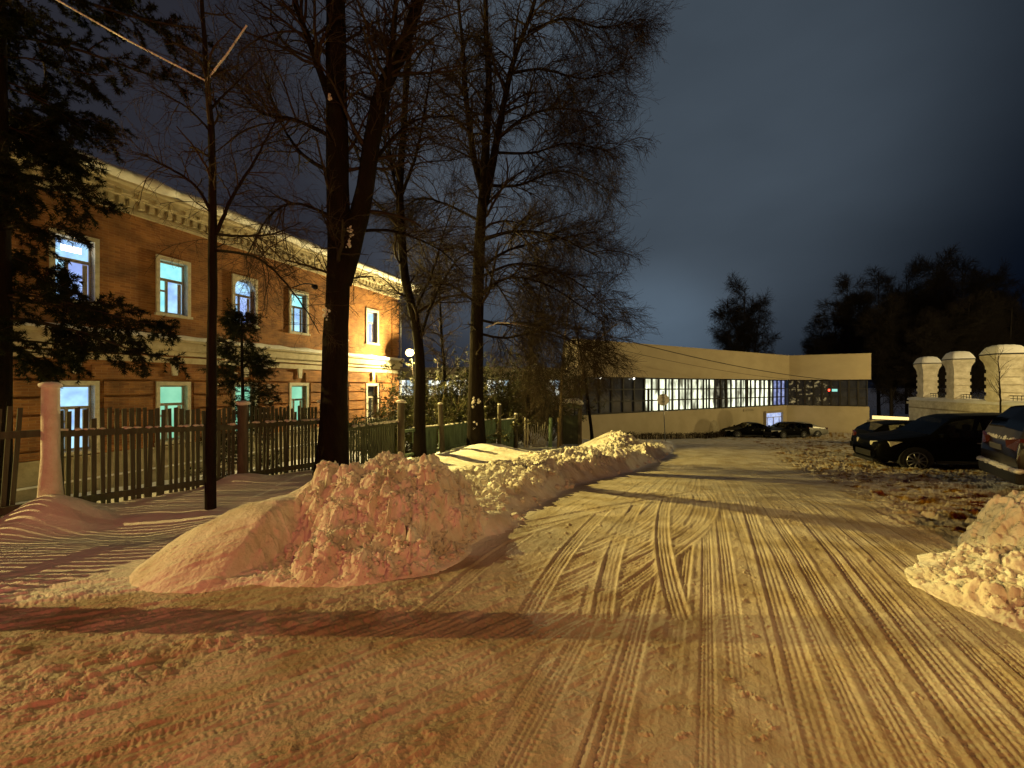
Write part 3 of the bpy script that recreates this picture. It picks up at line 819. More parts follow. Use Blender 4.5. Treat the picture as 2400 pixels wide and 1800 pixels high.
L = LAMP['corner']; lp = Vector(L['at'])
wl_ = thing('wall_lamp', ff(-.1, .3, 1.55), 'glowing globe lamp bracketed from the ledge at the brick building\'s corner', 'lamp')
b = MB(); b.tube([ff(-.2, .25, 1.45), ff(-.35, .5, 1.50), (lp.x, lp.y, lp.z - .22)], [.03, .025, .02], 8); b.build('bracket', M['iron'], wl_)
b = MB(); b.tube([(lp.x, lp.y, lp.z - .24), (lp.x, lp.y, lp.z - .17)], [.05, .10], 10); b.build('lamp_collar', M['iron'], wl_)
V2, F2 = ico(); mesh_obj('globe', V2 * .24 + np.array(lp), F2, M['lamp_glass'], wl_, True).visible_shadow = True
for o_ in [c for c in wl_.children if c.name.startswith('globe')]: o_.name = 'globe'
add_light('lamp_light', lp + Vector((.22, -.24, .0)), L['power'], L['colour'], wl_, .10)

def pole_lamp(key, x, y, label, group=None):
    L = LAMP[key]; lp = Vector(L['at']); g0 = gz(x, y)
    t = thing('street_lamp', (x, y, g0), label, 'street lamp', group)
    b = MB(); b.tube([(x, y, g0 - .1), (x, y, lp.z + .25)], [.085, .05], 10)
    b.tube([(x, y, lp.z + .2), ((x + lp.x) / 2, (y + lp.y) / 2, lp.z + .32), (lp.x, lp.y, lp.z + .12)], .03, 8); b.build('pole', M['metal'], t, True)
    b = MB(); b.tube([(lp.x, lp.y, lp.z + .16), (lp.x, lp.y, lp.z + .08), (lp.x, lp.y, lp.z + .02)], [.05, .13, .17], 12); b.build('lamp_head', M['iron'], t, True)
    b = MB(); b.tube([(lp.x, lp.y, lp.z + .02), (lp.x, lp.y, lp.z - .05)], [.14, .08], 12); b.build('bulb', M['lamp_glass'], t, True)
    add_light('lamp_light', lp - Vector((0, 0, .20)), L['power'], L['colour'], t, .035)
    return t
def spot_lamp(t, key, target, size):
    """a reflector lamp: a cone of light instead of a bare bulb"""
    L = LAMP[key]
    for c in list(t.children):
        if c.type == 'LIGHT':
            loc = c.location.copy(); bpy.data.objects.remove(c)
            nd = bpy.data.lights.new('lamp_light', 'SPOT'); nd.energy = L['power']; nd.color = L['colour']; nd.shadow_soft_size = .05; nd.spot_size = R(size); nd.spot_blend = .5
            lo = bpy.data.objects.new('lamp_light', nd); col.objects.link(lo); lo.parent = t; lo.location = loc
            lo.rotation_euler = (Vector(target) - Vector(L['at'])).to_track_quat('-Z', 'Y').to_euler()
pole_lamp('street', 4.1, -5.0, 'street lamp standing behind the photographer beside the road')
pole_lamp('car_park', 41.8, 24.7, 'tall street lamp beyond the whitewashed wall, outside the right edge')
spot_lamp(pole_lamp('side', 27.2, 8.1, 'added lamp, unseen outside the right edge, its cone brightening the whitewashed pillars'), 'side', (21.5, 19.5, .2), 84)  # extra lamp added out of view to brighten the pillars
pole_lamp('left', -22.6, 3.4, 'tall street lamp past the near end of the brick building, outside the left edge')
# hooded flood lamp on the facade, aimed at the road
L = LAMP['flood']; lp = Vector(L['at']); aim = Vector((math.cos(R(-24)), math.sin(R(-24)), -.34)).normalized()
t = thing('flood_lamp', (lp.x - .5, lp.y + .2, lp.z), 'hooded flood lamp on the brick facade behind the thick forked trunk', 'lamp')
b = MB(); b.tube([(lp.x - 1.2, lp.y + .5, lp.z + .1), (lp.x - .5, lp.y + .2, lp.z + .2), (lp.x - .05, lp.y + .02, lp.z + .10)], .022, 8); b.build('bracket', M['iron'], t)
b = MB(); q = [tuple(lp + aim * a) for a in (-.14, -.08, .06)]; b.tube(q, [.04, .09, .12], 12, False); b.build('lamp_head', M['iron'], t)
ld = bpy.data.lights.new('lamp_light', 'SPOT'); ld.energy = L['power']; ld.color = L['colour']; ld.shadow_soft_size = .05; ld.spot_size = R(68); ld.spot_blend = .45
lo = bpy.data.objects.new('lamp_light', ld); col.objects.link(lo); lo.parent = t; lo.location = lp + aim * .08 - t.location; lo.rotation_euler = aim.to_track_quat('-Z', 'Y').to_euler()

# ------------------------------------------------------------------ picket fence
pf = thing('picket_fence', (fence_x(5.6), 5.6, gz(fence_x(5.6), 5.6)), 'weathered grey-green picket fence with round posts between the yard and the snowy verge', 'fence')
fdir = Vector((.4613, .8872, 0)); fnrm = Vector((.8872, -.4613, 0))
def fp(y, n, z): return (fence_x(y) + fnrm.x * n, y + fnrm.y * n, z)
posts = [(5.20, .0), (7.30, -.33), (8.80, -.35), (10.95, -.44)]
for i, (y, top) in enumerate(posts):
    x0, y0, _ = fp(y, .07, 0); g0 = gz(x0, y0); b = MB()
    if i == 0:
        b.tube([(x0 + .02, y0 - .02, g0 - .5), (x0, y0, g0 + .5), (x0, y0, CAMZ + top - .03), (x0, y0, CAMZ + top)], [.15, .088, .085, .076], 14)
        p = b.build('post', M['pile_snow'], pf, True); p['label'] = 'thick post plastered with wind-blown snow'
    else:
        r_ = .085 if i < 3 else .10
        b.tube([(x0, y0, g0 - .5), (x0, y0, CAMZ + top - .04), (x0, y0, CAMZ + top)], [r_ + .01, r_, r_ * .8], 10)
        p = b.build('post', M['post_wood'], pf, True)
    V2, F2 = lumps(np.array([[x0, y0, CAMZ + top + .01]]), np.array([.12]), np.random.default_rng(i), .4, .06); mesh_obj('snow_cap', V2, F2, M['snow'], p, True)
railz = {0: (-.62, -.74), 1: (-.72, -.78), 2: (-1.02, -1.0)}
for i in range(3):
    y0, y1 = posts[i][0], posts[i + 1][0]; za, zb = railz[i]
    for dz in (0, -.93):
        b = MB(); b.hexa([fp(y0, .0, CAMZ + za + dz - .06), fp(y0, .05, CAMZ + za + dz - .06), fp(y1, .05, CAMZ + zb + dz - .06), fp(y1, .0, CAMZ + zb + dz - .06),
                          fp(y0, .0, CAMZ + za + dz + .03), fp(y0, .05, CAMZ + za + dz + .03), fp(y1, .05, CAMZ + zb + dz + .03), fp(y1, .0, CAMZ + zb + dz + .03)])
        r_o = b.build('rail', M['old_wood'], pf)
    # snow lying on the upper rail in patches
    rg = np.random.default_rng(40 + i); P = []
    for k in range(26):
        q = rg.random(); y = y0 + (y1 - y0) * q
        if i == 2 and q < .35: continue
        P.append(fp(y, .03, CAMZ + za + (zb - za) * q + .035))
    V2, F2 = lumps(np.array(P), .025 + .03 * rg.random(len(P)) + (.025 if i == 2 else 0), rg, .5, .15); mesh_obj('rail_snow', V2, F2, M['snow'], pf, True)
y = 5.3; k = 0; rr = random.Random(3)
while y < 10.85:
    i = max(j for j in range(3) if y >= posts[j][0])
    if min(abs(y - p_[0]) for p_ in posts) > .075:
        za, zb = railz[i]; q = (y - posts[i][0]) / (posts[i + 1][0] - posts[i][0]); zr = za + (zb - za) * q
        top = CAMZ + zr + (.33 if i < 2 else .17) + rr.uniform(-.045, .02) - (.12 if rr.random() < .04 else 0); 
        g0 = min(gz(*fp(y, 0, 0)[:2]), CAMZ + zr - 1.0) - .10
        w2 = .0205 + rr.uniform(-.003, .004); ln = rr.uniform(-.02, .02) 
        b = MB(); lo = [fp(y - w2 + ln, -.026, g0), fp(y - w2 + ln, -.003, g0), fp(y + w2 + ln, -.003, g0), fp(y + w2 + ln, -.026, g0)]
        hi = [fp(y - w2, -.026, top - rr.uniform(0, .012)), fp(y - w2, -.003, top - .004), fp(y + w2, -.003, top), fp(y + w2, -.026, top)]
        b.hexa(lo + hi); b.build('picket', M['old_wood'], pf); k += 1
    y += .070 + rr.uniform(-.004, .004)

lf = thing('picket_fence', (fence_x(3.5), 3.5, gz(fence_x(3.5), 3.5)), 'leaning stretch of picket fence left of the snow-plastered post', 'fence')
for dz in (0, -.93):
    b = MB(); b.hexa([fp(-1.5, .0, CAMZ - .55 + dz), fp(-1.5, .05, CAMZ - .55 + dz), fp(5.15, .05, CAMZ - .66 + dz), fp(5.15, .0, CAMZ - .66 + dz), fp(-1.5, .0, CAMZ - .46 + dz), fp(-1.5, .05, CAMZ - .46 + dz), fp(5.15, .05, CAMZ - .57 + dz), fp(5.15, .0, CAMZ - .57 + dz)]); b.build('rail', M['old_wood'], lf)
for y_ in (-1.5, 1.9):
    x0, y0, _ = fp(y_, .09, 0); b = MB(); b.tube([(x0, y0, gz(x0, y0) - .4), (x0, y0, CAMZ - .28), (x0, y0, CAMZ - .25)], [.12, .11, .09], 10); b.build('post', M['post_wood'], lf, True)
y = -1.4
while y < 5.05:
    g0 = gz(*fp(y, 0, 0)[:2]) - .08; top = CAMZ - .27 + rr.uniform(-.03, .03); ln = -.05 + rr.uniform(-.015, .015); w2 = .021 + rr.uniform(-.003, .004)
    b = MB(); b.hexa([fp(y - w2 + ln, -.026, g0), fp(y - w2 + ln, -.003, g0), fp(y + w2 + ln, -.003, g0), fp(y + w2 + ln, -.026, g0), fp(y - w2, -.026, top), fp(y - w2, -.003, top), fp(y + w2, -.003, top), fp(y + w2, -.026, top)])
    b.build('picket', M['old_wood'], lf); y += .074 + rr.uniform(-.005, .005)

# green board fence that carries on beyond the forked trees
gf = thing('board_fence', (fence_x(12.5), 12.5, gz(fence_x(12.5), 12.5)), 'faded green board fence with leaning snow-capped posts beyond the second bare trunk', 'fence')
gp = [(10.95, -.44, 0), (12.5, -.56, .09), (15.9, -.74, 0), (17.2, -1.22, .02)]
for i, (y, top, lean) in enumerate(gp[1:]):
    x0, y0, _ = fp(y, .07, 0); g0 = gz(x0, y0); b = MB(); b.tube([(x0 + lean, y0, g0 - .4), (x0, y0, CAMZ + top - .05), (x0 - .01, y0, CAMZ + top)], [.085, .08, .05], 8)
    p = b.build('post', M['post_wood'], gf, True); V2, F2 = lumps(np.array([[x0, y0, CAMZ + top]]), np.array([.085]), np.random.default_rng(i), .5, .06); mesh_obj('snow_cap', V2, F2, M['snow'], p, True)
rr = random.Random(9)
for i in range(3):
    y0, y1 = gp[i][0], gp[i + 1][0]; tops = [(-1.20, -1.25), (-1.27, -1.30), (-1.38, -1.42)][i]
    y = y0 + .10
    while y < y1 - .06:
        q = (y - y0) / (y1 - y0); top = CAMZ + tops[0] + (tops[1] - tops[0]) * q + rr.uniform(-.02, .02)
        if not (i == 0 and q < .3):
            b = MB(); g0 = gz(*fp(y, 0, 0)[:2]) + rr.choice([-.2, -.2, -.2, .03])
            b.hexa([fp(y - .075, -.03, g0), fp(y - .075, -.006, g0), fp(y + .075, -.006, g0), fp(y + .075, -.03, g0), fp(y - .075, -.03, top), fp(y - .075, -.006, top), fp(y + .075, -.006, top), fp(y + .075, -.03, top)])
            b.build('board', M['green_wood'], gf)
        y += .162
    for dz in (-.06, -.75):
        b = MB(); b.hexa([fp(y0, .0, CAMZ + tops[0] + dz - .05), fp(y0, .05, CAMZ + tops[0] + dz - .05), fp(y1, .05, CAMZ + tops[1] + dz - .05), fp(y1, .0, CAMZ + tops[1] + dz - .05),
                          fp(y0, .0, CAMZ + tops[0] + dz + .03), fp(y0, .05, CAMZ + tops[0] + dz + .03), fp(y1, .05, CAMZ + tops[1] + dz + .03), fp(y1, .0, CAMZ + tops[1] + dz + .03)])
        b.build('rail', M['green_wood'], gf)
    P = np.array([fp(y0 + (y1 - y0) * q, .0, CAMZ + tops[0] + (tops[1] - tops[0]) * q + .0) for q in np.linspace(.35 if i == 0 else .05, .95, 14)])
    V2, F2 = lumps(P, np.full(14, .06), np.random.default_rng(50 + i), .4, .12); mesh_obj('rail_snow', V2, F2, M['snow'], gf, True)
# broken, splayed pale laths at the far end
bp_ = thing('broken_paling', (.9, 17.6, gz(.9, 17.6)), 'broken splayed pale laths and a teal post at the far end of the green fence', 'fence')
for k in range(11):
    x0 = .75 + k * .085; g0 = gz(x0, 17.9); a_ = (k - 5) * .03
    b = MB(); b.tube([(x0 - a_, 17.8, g0 - .1), (x0 + a_, 17.9, g0 + .95 + .1 * (k % 3))], .018, 5); b.build('lath', M['surround'], bp_)
for (x0, h, m_, r_) in ((.60, 1.35, 'surround', .05), (.72, 1.3, 'surround', .04), (1.75, 1.35, 'green_wood', .085), (2.10, 1.35, 'pale_bark', .06)):
    g0 = gz(x0, 17.7); b = MB(); b.tube([(x0 - .03, 17.7, g0 - .2), (x0, 17.7, g0 + h)], r_, 8); b.build('post', M[m_], bp_, True)
# little roofed gate behind
sg = thing('gate_shelter', (3.0, 20.2, gz(3.0, 20.2)), 'small snow-roofed gate shelter between the fence end and the beige building', 'shelter')
g0 = gz(3.0, 20.2)
for dx in (-.45, .45):
    b = MB(); b.box(3.0 + dx - .06, 3.0 + dx + .06, 20.1, 20.22, g0 - .2, CAMZ - 1.1); b.build('post', M['post_wood'], sg)
b = MB(); b.prism([(2.35, CAMZ - 1.12), (3.65, CAMZ - 1.12), (3.0, CAMZ - .78)], lambda a, c: (a, 19.8, c), lambda a, c: (a, 20.6, c)); b.build('roof', M['old_wood'], sg)
V2, F2 = lumps(np.array([[2.75, 20.1, CAMZ - .84], [3.15, 20.15, CAMZ - .78], [3.4, 20.2, CAMZ - .88]]), np.array([.36, .40, .32]), np.random.default_rng(8), .35, .05); mesh_obj('roof_snow', V2, F2, M['snow'], sg, True)
b = MB(); b.box(2.62, 3.38, 20.14, 20.18, g0 + .05, CAMZ - 1.5); b.build('gate', M['old_wood'], sg)

# ------------------------------------------------------------------ beige concave building
CA = Vector((31.5, 45, 0))
d1 = Vector((-1.676, -1, 0)).normalized(); n1 = Vector((d1.y * -1, d1.x, 0)); n1 = n1 if n1.y < 0 else -n1
d2 = (Vector((37.9, 41.7, 0)) - CA).normalized(); n2 = Vector((d2.y, -d2.x, 0)); n2 = n2 if n2.y < 0 else -n2
LEN1, LEN2 = 31.0, 7.25
bb = thing('beige_building', (20, 44, BZ[11]), 'long beige building with a deep roof band over a strip of lit windows', 'building')
def fr1(s, n, z): p = CA + d1 * s + n1 * n; return (p.x, p.y, z + CAMZ)
def fr2(s, n, z): p = CA + d2 * s + n2 * n; return (p.x, p.y, z + CAMZ)
gt = math.tan(math.acos(max(-1, min(1, d1.dot(d2)))) / 2)
def mitre(fr, n0, n1_, z0, z1, ln, other=False):
    """wall box from the mitred inner corner; faces nearer the viewer are shorter by n*cot(half angle)"""
    k = 1 / math.tan(math.acos(d1.dot(d2)) / 2)
    return [fr(n1_ * k, n1_, z0), fr(ln, n1_, z0), fr(ln, n0, z0), fr(n0 * k, n0, z0), fr(n1_ * k, n1_, z1), fr(ln, n1_, z1), fr(ln, n0, z1), fr(n0 * k, n0, z1)]
b = MB(); b.hexa(mitre(fr1, -.4, 0, -6.2, -2.2, LEN1)); b.hexa(mitre(fr2, -.4, 0, -6.2, -2.2, LEN2))
b.box(LEN1 - .4, LEN1, -1.2, -.4, -6.2, -2.2, fr1); b.box(LEN2 - .4, LEN2, -12, -.4, -6.2, -2.2, fr2); b.build('lower_wall', M['render'], bb)
b = MB(); b.hexa(mitre(fr1, -.4, .35, .70, 3.4, LEN1 + .3)); b.hexa(mitre(fr2, -.4, .35, .70, 3.4, LEN2 + .05))
b.box(LEN1 - .1, LEN1 + .3, -1.2, -.4, .70, 3.4, fr1); b.box(LEN2 - .35, LEN2 + .05, -12, -.4, .70, 3.4, fr2); b.build('roof_band', M['roof_band'], bb)
b = MB(); b.box(2, LEN1 - .1, -1.2, -.4, .9, 3.2, fr1); b.box(2, LEN2 - .4, -12, -.4, .9, 3.2, fr2); b.build('roof', M['dark_frame'], bb)
b = MB(); b.box(.3, LEN1, -.42, -.34, -2.2, .7, fr1); b.build('backing', M['pane_dark'], bb)
# roof-edge trim line and snow along it
b = MB(); b.hexa(mitre(fr1, -.45, .40, 3.4, 3.47, LEN1 + .33)); b.hexa(mitre(fr2, -.45, .40, 3.4, 3.47, LEN2 + .08)); b.build('parapet_cap', M['roof_band'], bb)
def px_to_s1(px):
    r_ = (px - 1200) / 920; # ray x=r*y ; point CA + d1*s
    return (CA.x - r_ * CA.y) / (r_ * d1.y - d1.x)
s_lit0, s_lit1 = px_to_s1(1841), px_to_s1(1511)
def strip_window(fr, s0, s1, z0, z1, rows, pm, first, special=None):
    b = MB(); t = .075
    b.box(s0, s0 + t, -.10, .02, z0, z1, fr); b.box(s1 - t, s1, -.10, .02, z0, z1, fr)
    zz = np.linspace(z0, z1, rows + 1)
    for i, zc in enumerate(zz):
        a, c = (zc, zc + t) if i == 0 else ((zc - t, zc) if i == rows else (zc - t / 2, zc + t / 2))
        b.box(s0 + t, s1 - t, -.10, .018, a - .012, c + .012, fr)
    w = b.build('window', M['dark_frame'], bb)
    g = MB(); g.box(s0 + .01, s1 - .01, -.14, -.105, z0 + .01, z1 - .01, fr); g.build('pane', M[pm], w)
    return w
nb = 40; rr = random.Random(21)
st = (s_lit1 - s_lit0 - .0) / 26
for i in range(26):
    s0 = s_lit0 + i * st; s1 = s0 + st - .004
    pm = 'pane_white'
    if i < 3: pm = 'pane_violet'
    if i in (13, 14): pm = 'pane_dim'
    w = strip_window(fr1, s0, s1, -2.17, .68, 3, pm, i == 0)
    if pm != 'pane_white': continue
    # hanging curtain strips in the room
    if rr.random() < .45:
        c = MB(); a = s0 + rr.uniform(.1, st * .5); c.box(a, a + rr.uniform(.12, .4), -.104, -.098, -2.1, rr.choice([.6, .6, -.2]), fr1); c.build('curtain', M['earth'], w)
s = s_lit1
while s < LEN1 - .3:
    strip_window(fr1, s, s + 1.25, -2.17, .68, 3, 'pane_dark', False); s += 1.254
kk = 1 / math.tan(math.acos(d1.dot(d2)) / 2) 
s = .15; i = 0
while s < LEN2 - .3:
    strip_window(fr2, s, s + .77, -2.17, .68, 3, 'pane_painted_refl' if i < 5 else 'pane_dark', False); s += .774; i += 1
b = MB(); b.box(4.0, 4.6, -.10, -.095, -.60, -.25, fr2); o_ = b.build('screen', M['pane_teal'], bb)
b = MB(); b.box(3.80, 3.95, -.10, -.095, -.55, -.35, fr2); b.build('red_lamp', M['red_glass'], bb)
# lit entrance
sd0, sd1 = px_to_s1(1829), px_to_s1(1791)
b = MB(); b.box(sd0 - .15, sd0, 0, .25, -5.2, -2.75, fr1); b.box(sd1, sd1 + .15, 0, .25, -5.2, -2.75, fr1); b.box(sd0, sd1, 0, .25, -2.95, -2.75, fr1); dr = b.build('door', M['white_frame'], bb)
b = MB(); b.box(sd0, sd1, .002, .06, -5.2, -2.95, fr1); b.build('pane', M['pane_door'], dr)
b = MB(); mid = (sd0 + sd1) / 2
b.box(mid - .04, mid + .04, .062, .12, -5.2, -3.4, fr1); b.box(sd0, sd1, .062, .12, -3.46, -3.40, fr1)
for a in (sd0 + .45, sd1 - .5): b.box(a - .025, a + .025, .062, .11, -5.2, -3.46, fr1)
b.build('door_frame', M['white_frame'], dr)
# faint sign board by the entrance and a darker arch-shaped patch
b = MB(); b.box(sd1 + 2.2, sd1 + 4.1, .004, .05, -2.62, -2.38, fr1); b.build('sign_board', M['plinth'], bb)
b = MB(); b.prism([(0 - .75, -5.4), (.75, -5.4), (.8, -4.2), (.5, -3.45), (0, -3.25), (-.5, -3.45), (-.8, -4.2)], lambda a, c: fr1(px_to_s1(1673) + a, .003, c), lambda a, c: fr1(px_to_s1(1673) + a, .02, c)); b.build('wall_patch', M['plinth'], bb)
# two small soffit lights
for px in (1483, 1405):
    s = px_to_s1(px); b = MB(); q = fr1(s, .12, .60); V2, F2 = ico(); mesh_obj('soffit_light', V2 * .07 + np.array(q), F2, M['spot_glass'], bb, True)
# drift of scrub along the wall foot
# far wing with bright windows behind the hedge
fw = thing('far_building', (-3, 56, CAMZ - 5), 'distant dark building with a row of bright white windows, seen through the hedge and trunks', 'building')
b = MB(); b.box(-19, 9, 55, 63, CAMZ - 6, CAMZ - 1.35); b.box(-19, 9, 55, 63, CAMZ + .85, CAMZ + 2.6); b.box(-19, 9, 55.6, 63, CAMZ - 1.35, CAMZ + .85); b.build('wall', M['render'], fw)
for (a, c) in ((935, 968), (1003, 1052), (1062, 1084), (1085, 1098), (1140, 1166), (1168, 1192), (1290, 1312)):
    x0, x1 = (a - 1200) / 920 * 55, (c - 1200) / 920 * 55
    b = MB(); n_ = max(2, int((x1 - x0) / .75)); 
    for k in range(n_ + 1): q = x0 + (x1 - x0) * k / n_; b.box(q - .04, q + .04, 55.2, 55.28, CAMZ - 1.3, CAMZ + .8)
    b.box(x0, x1, 55.2, 55.28, CAMZ - .1, CAMZ - .02); w = b.build('window', M['dark_frame'], fw)
    b = MB(); b.box(x0, x1, 55.30, 55.34, CAMZ - 1.3, CAMZ + .8); b.build('pane', M['pane_far'], w)

# ------------------------------------------------------------------ white pillared wall on the right
wf = thing('pillared_wall', (23.9, 22.8, CAMZ - 2), 'whitewashed wall with tall snow-capped pillars behind the parked cars', 'wall')
def pillar(cx, cy, w, zt, parent, big=False):
    b = MB(); z0 = CAMZ - .80; h = zt - z0; ang = math.atan2(-5.3, -2.1); ca, sa = math.cos(ang), math.sin(ang)
    fr = lambda a, c, z: (cx + a * ca - c * sa, cy + a * sa + c * ca, z)
    # shaft of rusticated blocks
    n = 9; hs = h * .60 / n
    for i in range(n):
        q = w * (1.0 if i % 2 else .90); b.box(-q / 2, q / 2, -q / 2, q / 2, z0 + i * hs, z0 + (i + 1) * hs, fr)
    # flaring capital
    zc = z0 + h * .60; pr = [(.96, 0), (.98, .06), (1.06, .12), (1.20, .17), (1.28, .20), (1.28, .245)]
    for (qa, za), (qb, zb) in zip(pr[:-1], pr[1:]):
        a_, b_ = w * qa / 2, w * qb / 2; u, v = zc + za * h, zc + zb * h
        b.hexa([fr(-a_, -a_, u), fr(a_, -a_, u), fr(a_, a_, u), fr(-a_, a_, u), fr(-b_, -b_, v), fr(b_, -b_, v), fr(b_, b_, v), fr(-b_, b_, v)])
    p = b.build('pillar', M['whitewash'], parent)
    c = MB(); q = w * 1.36 / 2; zz = zc + h * .247; c.box(-q, q, -q, q, zz, zz + h * .018, fr); c.build('capping', M['iron'], p)
    zz += h * .018; nn = 13; V = []
    for i in range(nn):
        for j in range(nn):
            a_, c_ = (i / (nn - 1) * 2 - 1), (j / (nn - 1) * 2 - 1)
            e = (max(0, 1 - abs(a_) ** 4) * max(0, 1 - abs(c_) ** 4)) ** .5
            V.append(fr(a_ * q * .98, c_ * q * .98, zz - .01 + h * .155 * e + (.02 * math.sin(i * 1.7 + j * 2.3) if e > .3 else 0)))
    mesh_obj('snow_cap', np.array(V), grid_faces(nn, nn), M['snow'], p, True)
    return p
P0 = Vector((24.1, 23.0, 0)); P1 = Vector((20.9, 14.9, 0)); wd = (P1 - P0).normalized(); wn_ = Vector((wd.y, -wd.x, 0)); wn_ = wn_ if wn_.x < 0 else -wn_
def wfr(s, n, z): p = P0 + wd * s + wn_ * n; return (p.x, p.y, z + CAMZ)
b = MB(); b.box(-.75, 13, -.32, .32, -4.2, -1.05, wfr); b.box(-.82, 13, -.38, .40, -1.05, -.93, wfr); b.box(-.78, 13, -.3, .30, -.93, -.80, wfr); b.build('wall', M['whitewash'], wf)
ss_ = np.arange(-.8, 13, .15); V = []
for s in ss_:
    for q in range(9): a = math.pi * q / 8; V.append(wfr(s, -.36 + .76 * (.5 - .5 * math.cos(a)), -.83 + .20 * math.sin(a) ** .6 * (1 + .25 * float(gnoise(np.array([s * 1.1]), np.array([.5]), 9)[0]))))
mesh_obj('wall_snow', np.array(V), grid_faces(len(ss_), 9), M['snow'], wf, True)
b = MB(); b.box(-.70, 13, -.30, .36, -1.30, -1.22, wfr); b.build('moulding', M['plinth'], wf)
for (px, y_, w_, top) in ((2166, 22.7, .66, 838), (2238, 20.3, .66, 826), (2336, 17.6, .80, 811)):
    s_ = (Vector(((px - 1200) / 920 * y_, y_, 0)) - P0).dot(wd); c_ = P0 + wd * s_
    pillar(c_.x, c_.y, w_, CAMZ + (905 - top) / 920 * c_.y, wf)
    # iron rail between the pillars
b = MB()
for s in np.arange(.7, 12, .22):
    b.tube([wfr(s, 0, -.75), wfr(s, 0, -.42)], .012, 5)
b.tube([wfr(.4, 0, -.55), wfr(12.5, 0, -.55)], .018, 6); b.tube([wfr(.4, 0, -.42), wfr(12.5, 0, -.42)], .018, 6); b.build('railing', M['iron'], wf)
bp2 = thing('gate_pillar', (28.6, 22.4, CAMZ - 3), 'smaller whitewashed pillar standing behind the biggest pillar at the right edge', 'pillar')
pillar(28.5, 22.3, .75, CAMZ + (905 - 836) / 920 * 22.3, bp2)
b = MB(); b.box(28.0, 29.0, 21.8, 22.8, CAMZ - 3.6, CAMZ - .8); b.box(29.0, 33, 22.1, 22.5, CAMZ - 3.6, CAMZ - .9); b.build('base', M['whitewash'], bp2)
# low wall between building and pillars, lamplight on it put in as glow
lw = thing('low_wall', (32, 32, CAMZ - 4), 'low dark wall with a yellow band, its lamplight put in as glow, left of the pillars', 'wall')
b = MB(); b.box(29.2, 33.6, 32, 32.3, CAMZ - 5, CAMZ - 2.78); b.build('wall', M['plinth'], lw)
b = MB(); b.hexa([(29.35, 31.93, CAMZ - 2.68), (33.0, 31.93, CAMZ - 2.80), (33.0, 31.99, CAMZ - 2.80), (29.35, 31.99, CAMZ - 2.68), (29.35, 31.93, CAMZ - 2.40), (33.0, 31.93, CAMZ - 2.58), (33.0, 31.99, CAMZ - 2.58), (29.35, 31.99, CAMZ - 2.40)]); b.build('glow_band', M['painted_glow'], lw)

# ------------------------------------------------------------------ road sign seen from behind
sx, sy = 9.35, 24.0; g0 = gz(sx, sy)
rs = thing('road_sign', (sx, sy, g0), 'round road sign on a thin pole, its plain grey back turned to the camera', 'road sign')
b = MB(); b.tube([(sx + .03, sy, g0 - .2), (sx - .12, sy, CAMZ - .30)], .035, 8); b.build('pole', M['metal'], rs, True)
b = MB(); n = 40; zc = CAMZ - .84; r_ = .36
poly = [(sx - .09 + r_ * math.cos(2 * math.pi * i / n), zc + r_ * math.sin(2 * math.pi * i / n)) for i in range(n)]
b.prism(poly, lambda a, c: (a, sy + .045, c), lambda a, c: (a, sy + .065, c)); b.build('sign_disc', M['sign_back'], rs, bevel=.006)
b = MB(); b.box(sx - .20, sx + .02, sy + .030, sy + .044, zc + .10, zc + .14); b.box(sx - .20, sx + .02, sy + .030, sy + .044, zc - .14, zc - .10); b.build('bracket', M['metal'], rs)

# ------------------------------------------------------------------ overhead cables
def cable(p0, p1, sag, r_, label, m_='cable', group=None):
    P = []
    for i in range(25):
        q = i / 24; p = Vector(p0).lerp(Vector(p1), q); P.append((p.x, p.y, p.z - sag * 4 * q * (1 - q)))
    b = MB(); b.tube(P, r_, 6); tag(b.build('overhead_cable', M[m_], None, True), label, 'cable', group)
def PT(px, py, y): return ((px - 1200) / 920 * y, y, CAMZ + (905 - py) / 920 * y)
cable(PT(1330, 760, 24), PT(1975, 893, 38), .55, .030, 'upper, darker cable sagging across the beige roof band')
cable(PT(1330, 790, 24), PT(1900, 893, 39), .45, .014, 'lower, fainter cable sagging across the beige roof band')
def snowy_line(pts, r_, name, label, cat, seed):
    path = []
    for a, c in zip(pts[:-1], pts[1:]):
        for q in np.linspace(0, 1, 60, endpoint=False): path.append(Vector(a).lerp(Vector(c), float(q)))
    path.append(Vector(pts[-1])); rad = []
    for i, p in enumerate(path): rad.append(r_ * (.85 + .75 * float(gnoise(np.array([i * .62]), np.array([seed * 1.]), seed)[0]))); 
    b = MB(); b.tube(path, rad, 7); return b.build(name, M['snow'], None, True)
tag(snowy_line([PT(90, -25, 5.2), PT(300, 95, 5.3), PT(483, 190, 5.5), PT(530, 130, 5.6), PT(578, 60, 5.8)], .0135, 'snowy_cable', 'slack cable crusted with white snow, kinked where it meets the thin tree', 'cable', 3), 'slack cable crusted with white snow, kinked where it meets the thin tree', 'cable')

# ------------------------------------------------------------------ trees
def smooth_path(pts, P):
    pts = np.array(pts, float); n = len(pts); t = np.linspace(0, n - 1, P); out = []
    for q in t:
        i = min(int(q), n - 2); f = q - i; p0, p1, p2, p3 = pts[max(i - 1, 0)], pts[i], pts[i + 1], pts[min(i + 2, n - 1)]
        out.append(.5 * ((2 * p1) + (-p0 + p2) * f + (2 * p0 - 5 * p1 + 4 * p2 - p3) * f * f + (-p0 + 3 * p1 - 3 * p2 + p3) * f ** 3))
    return np.array(out)

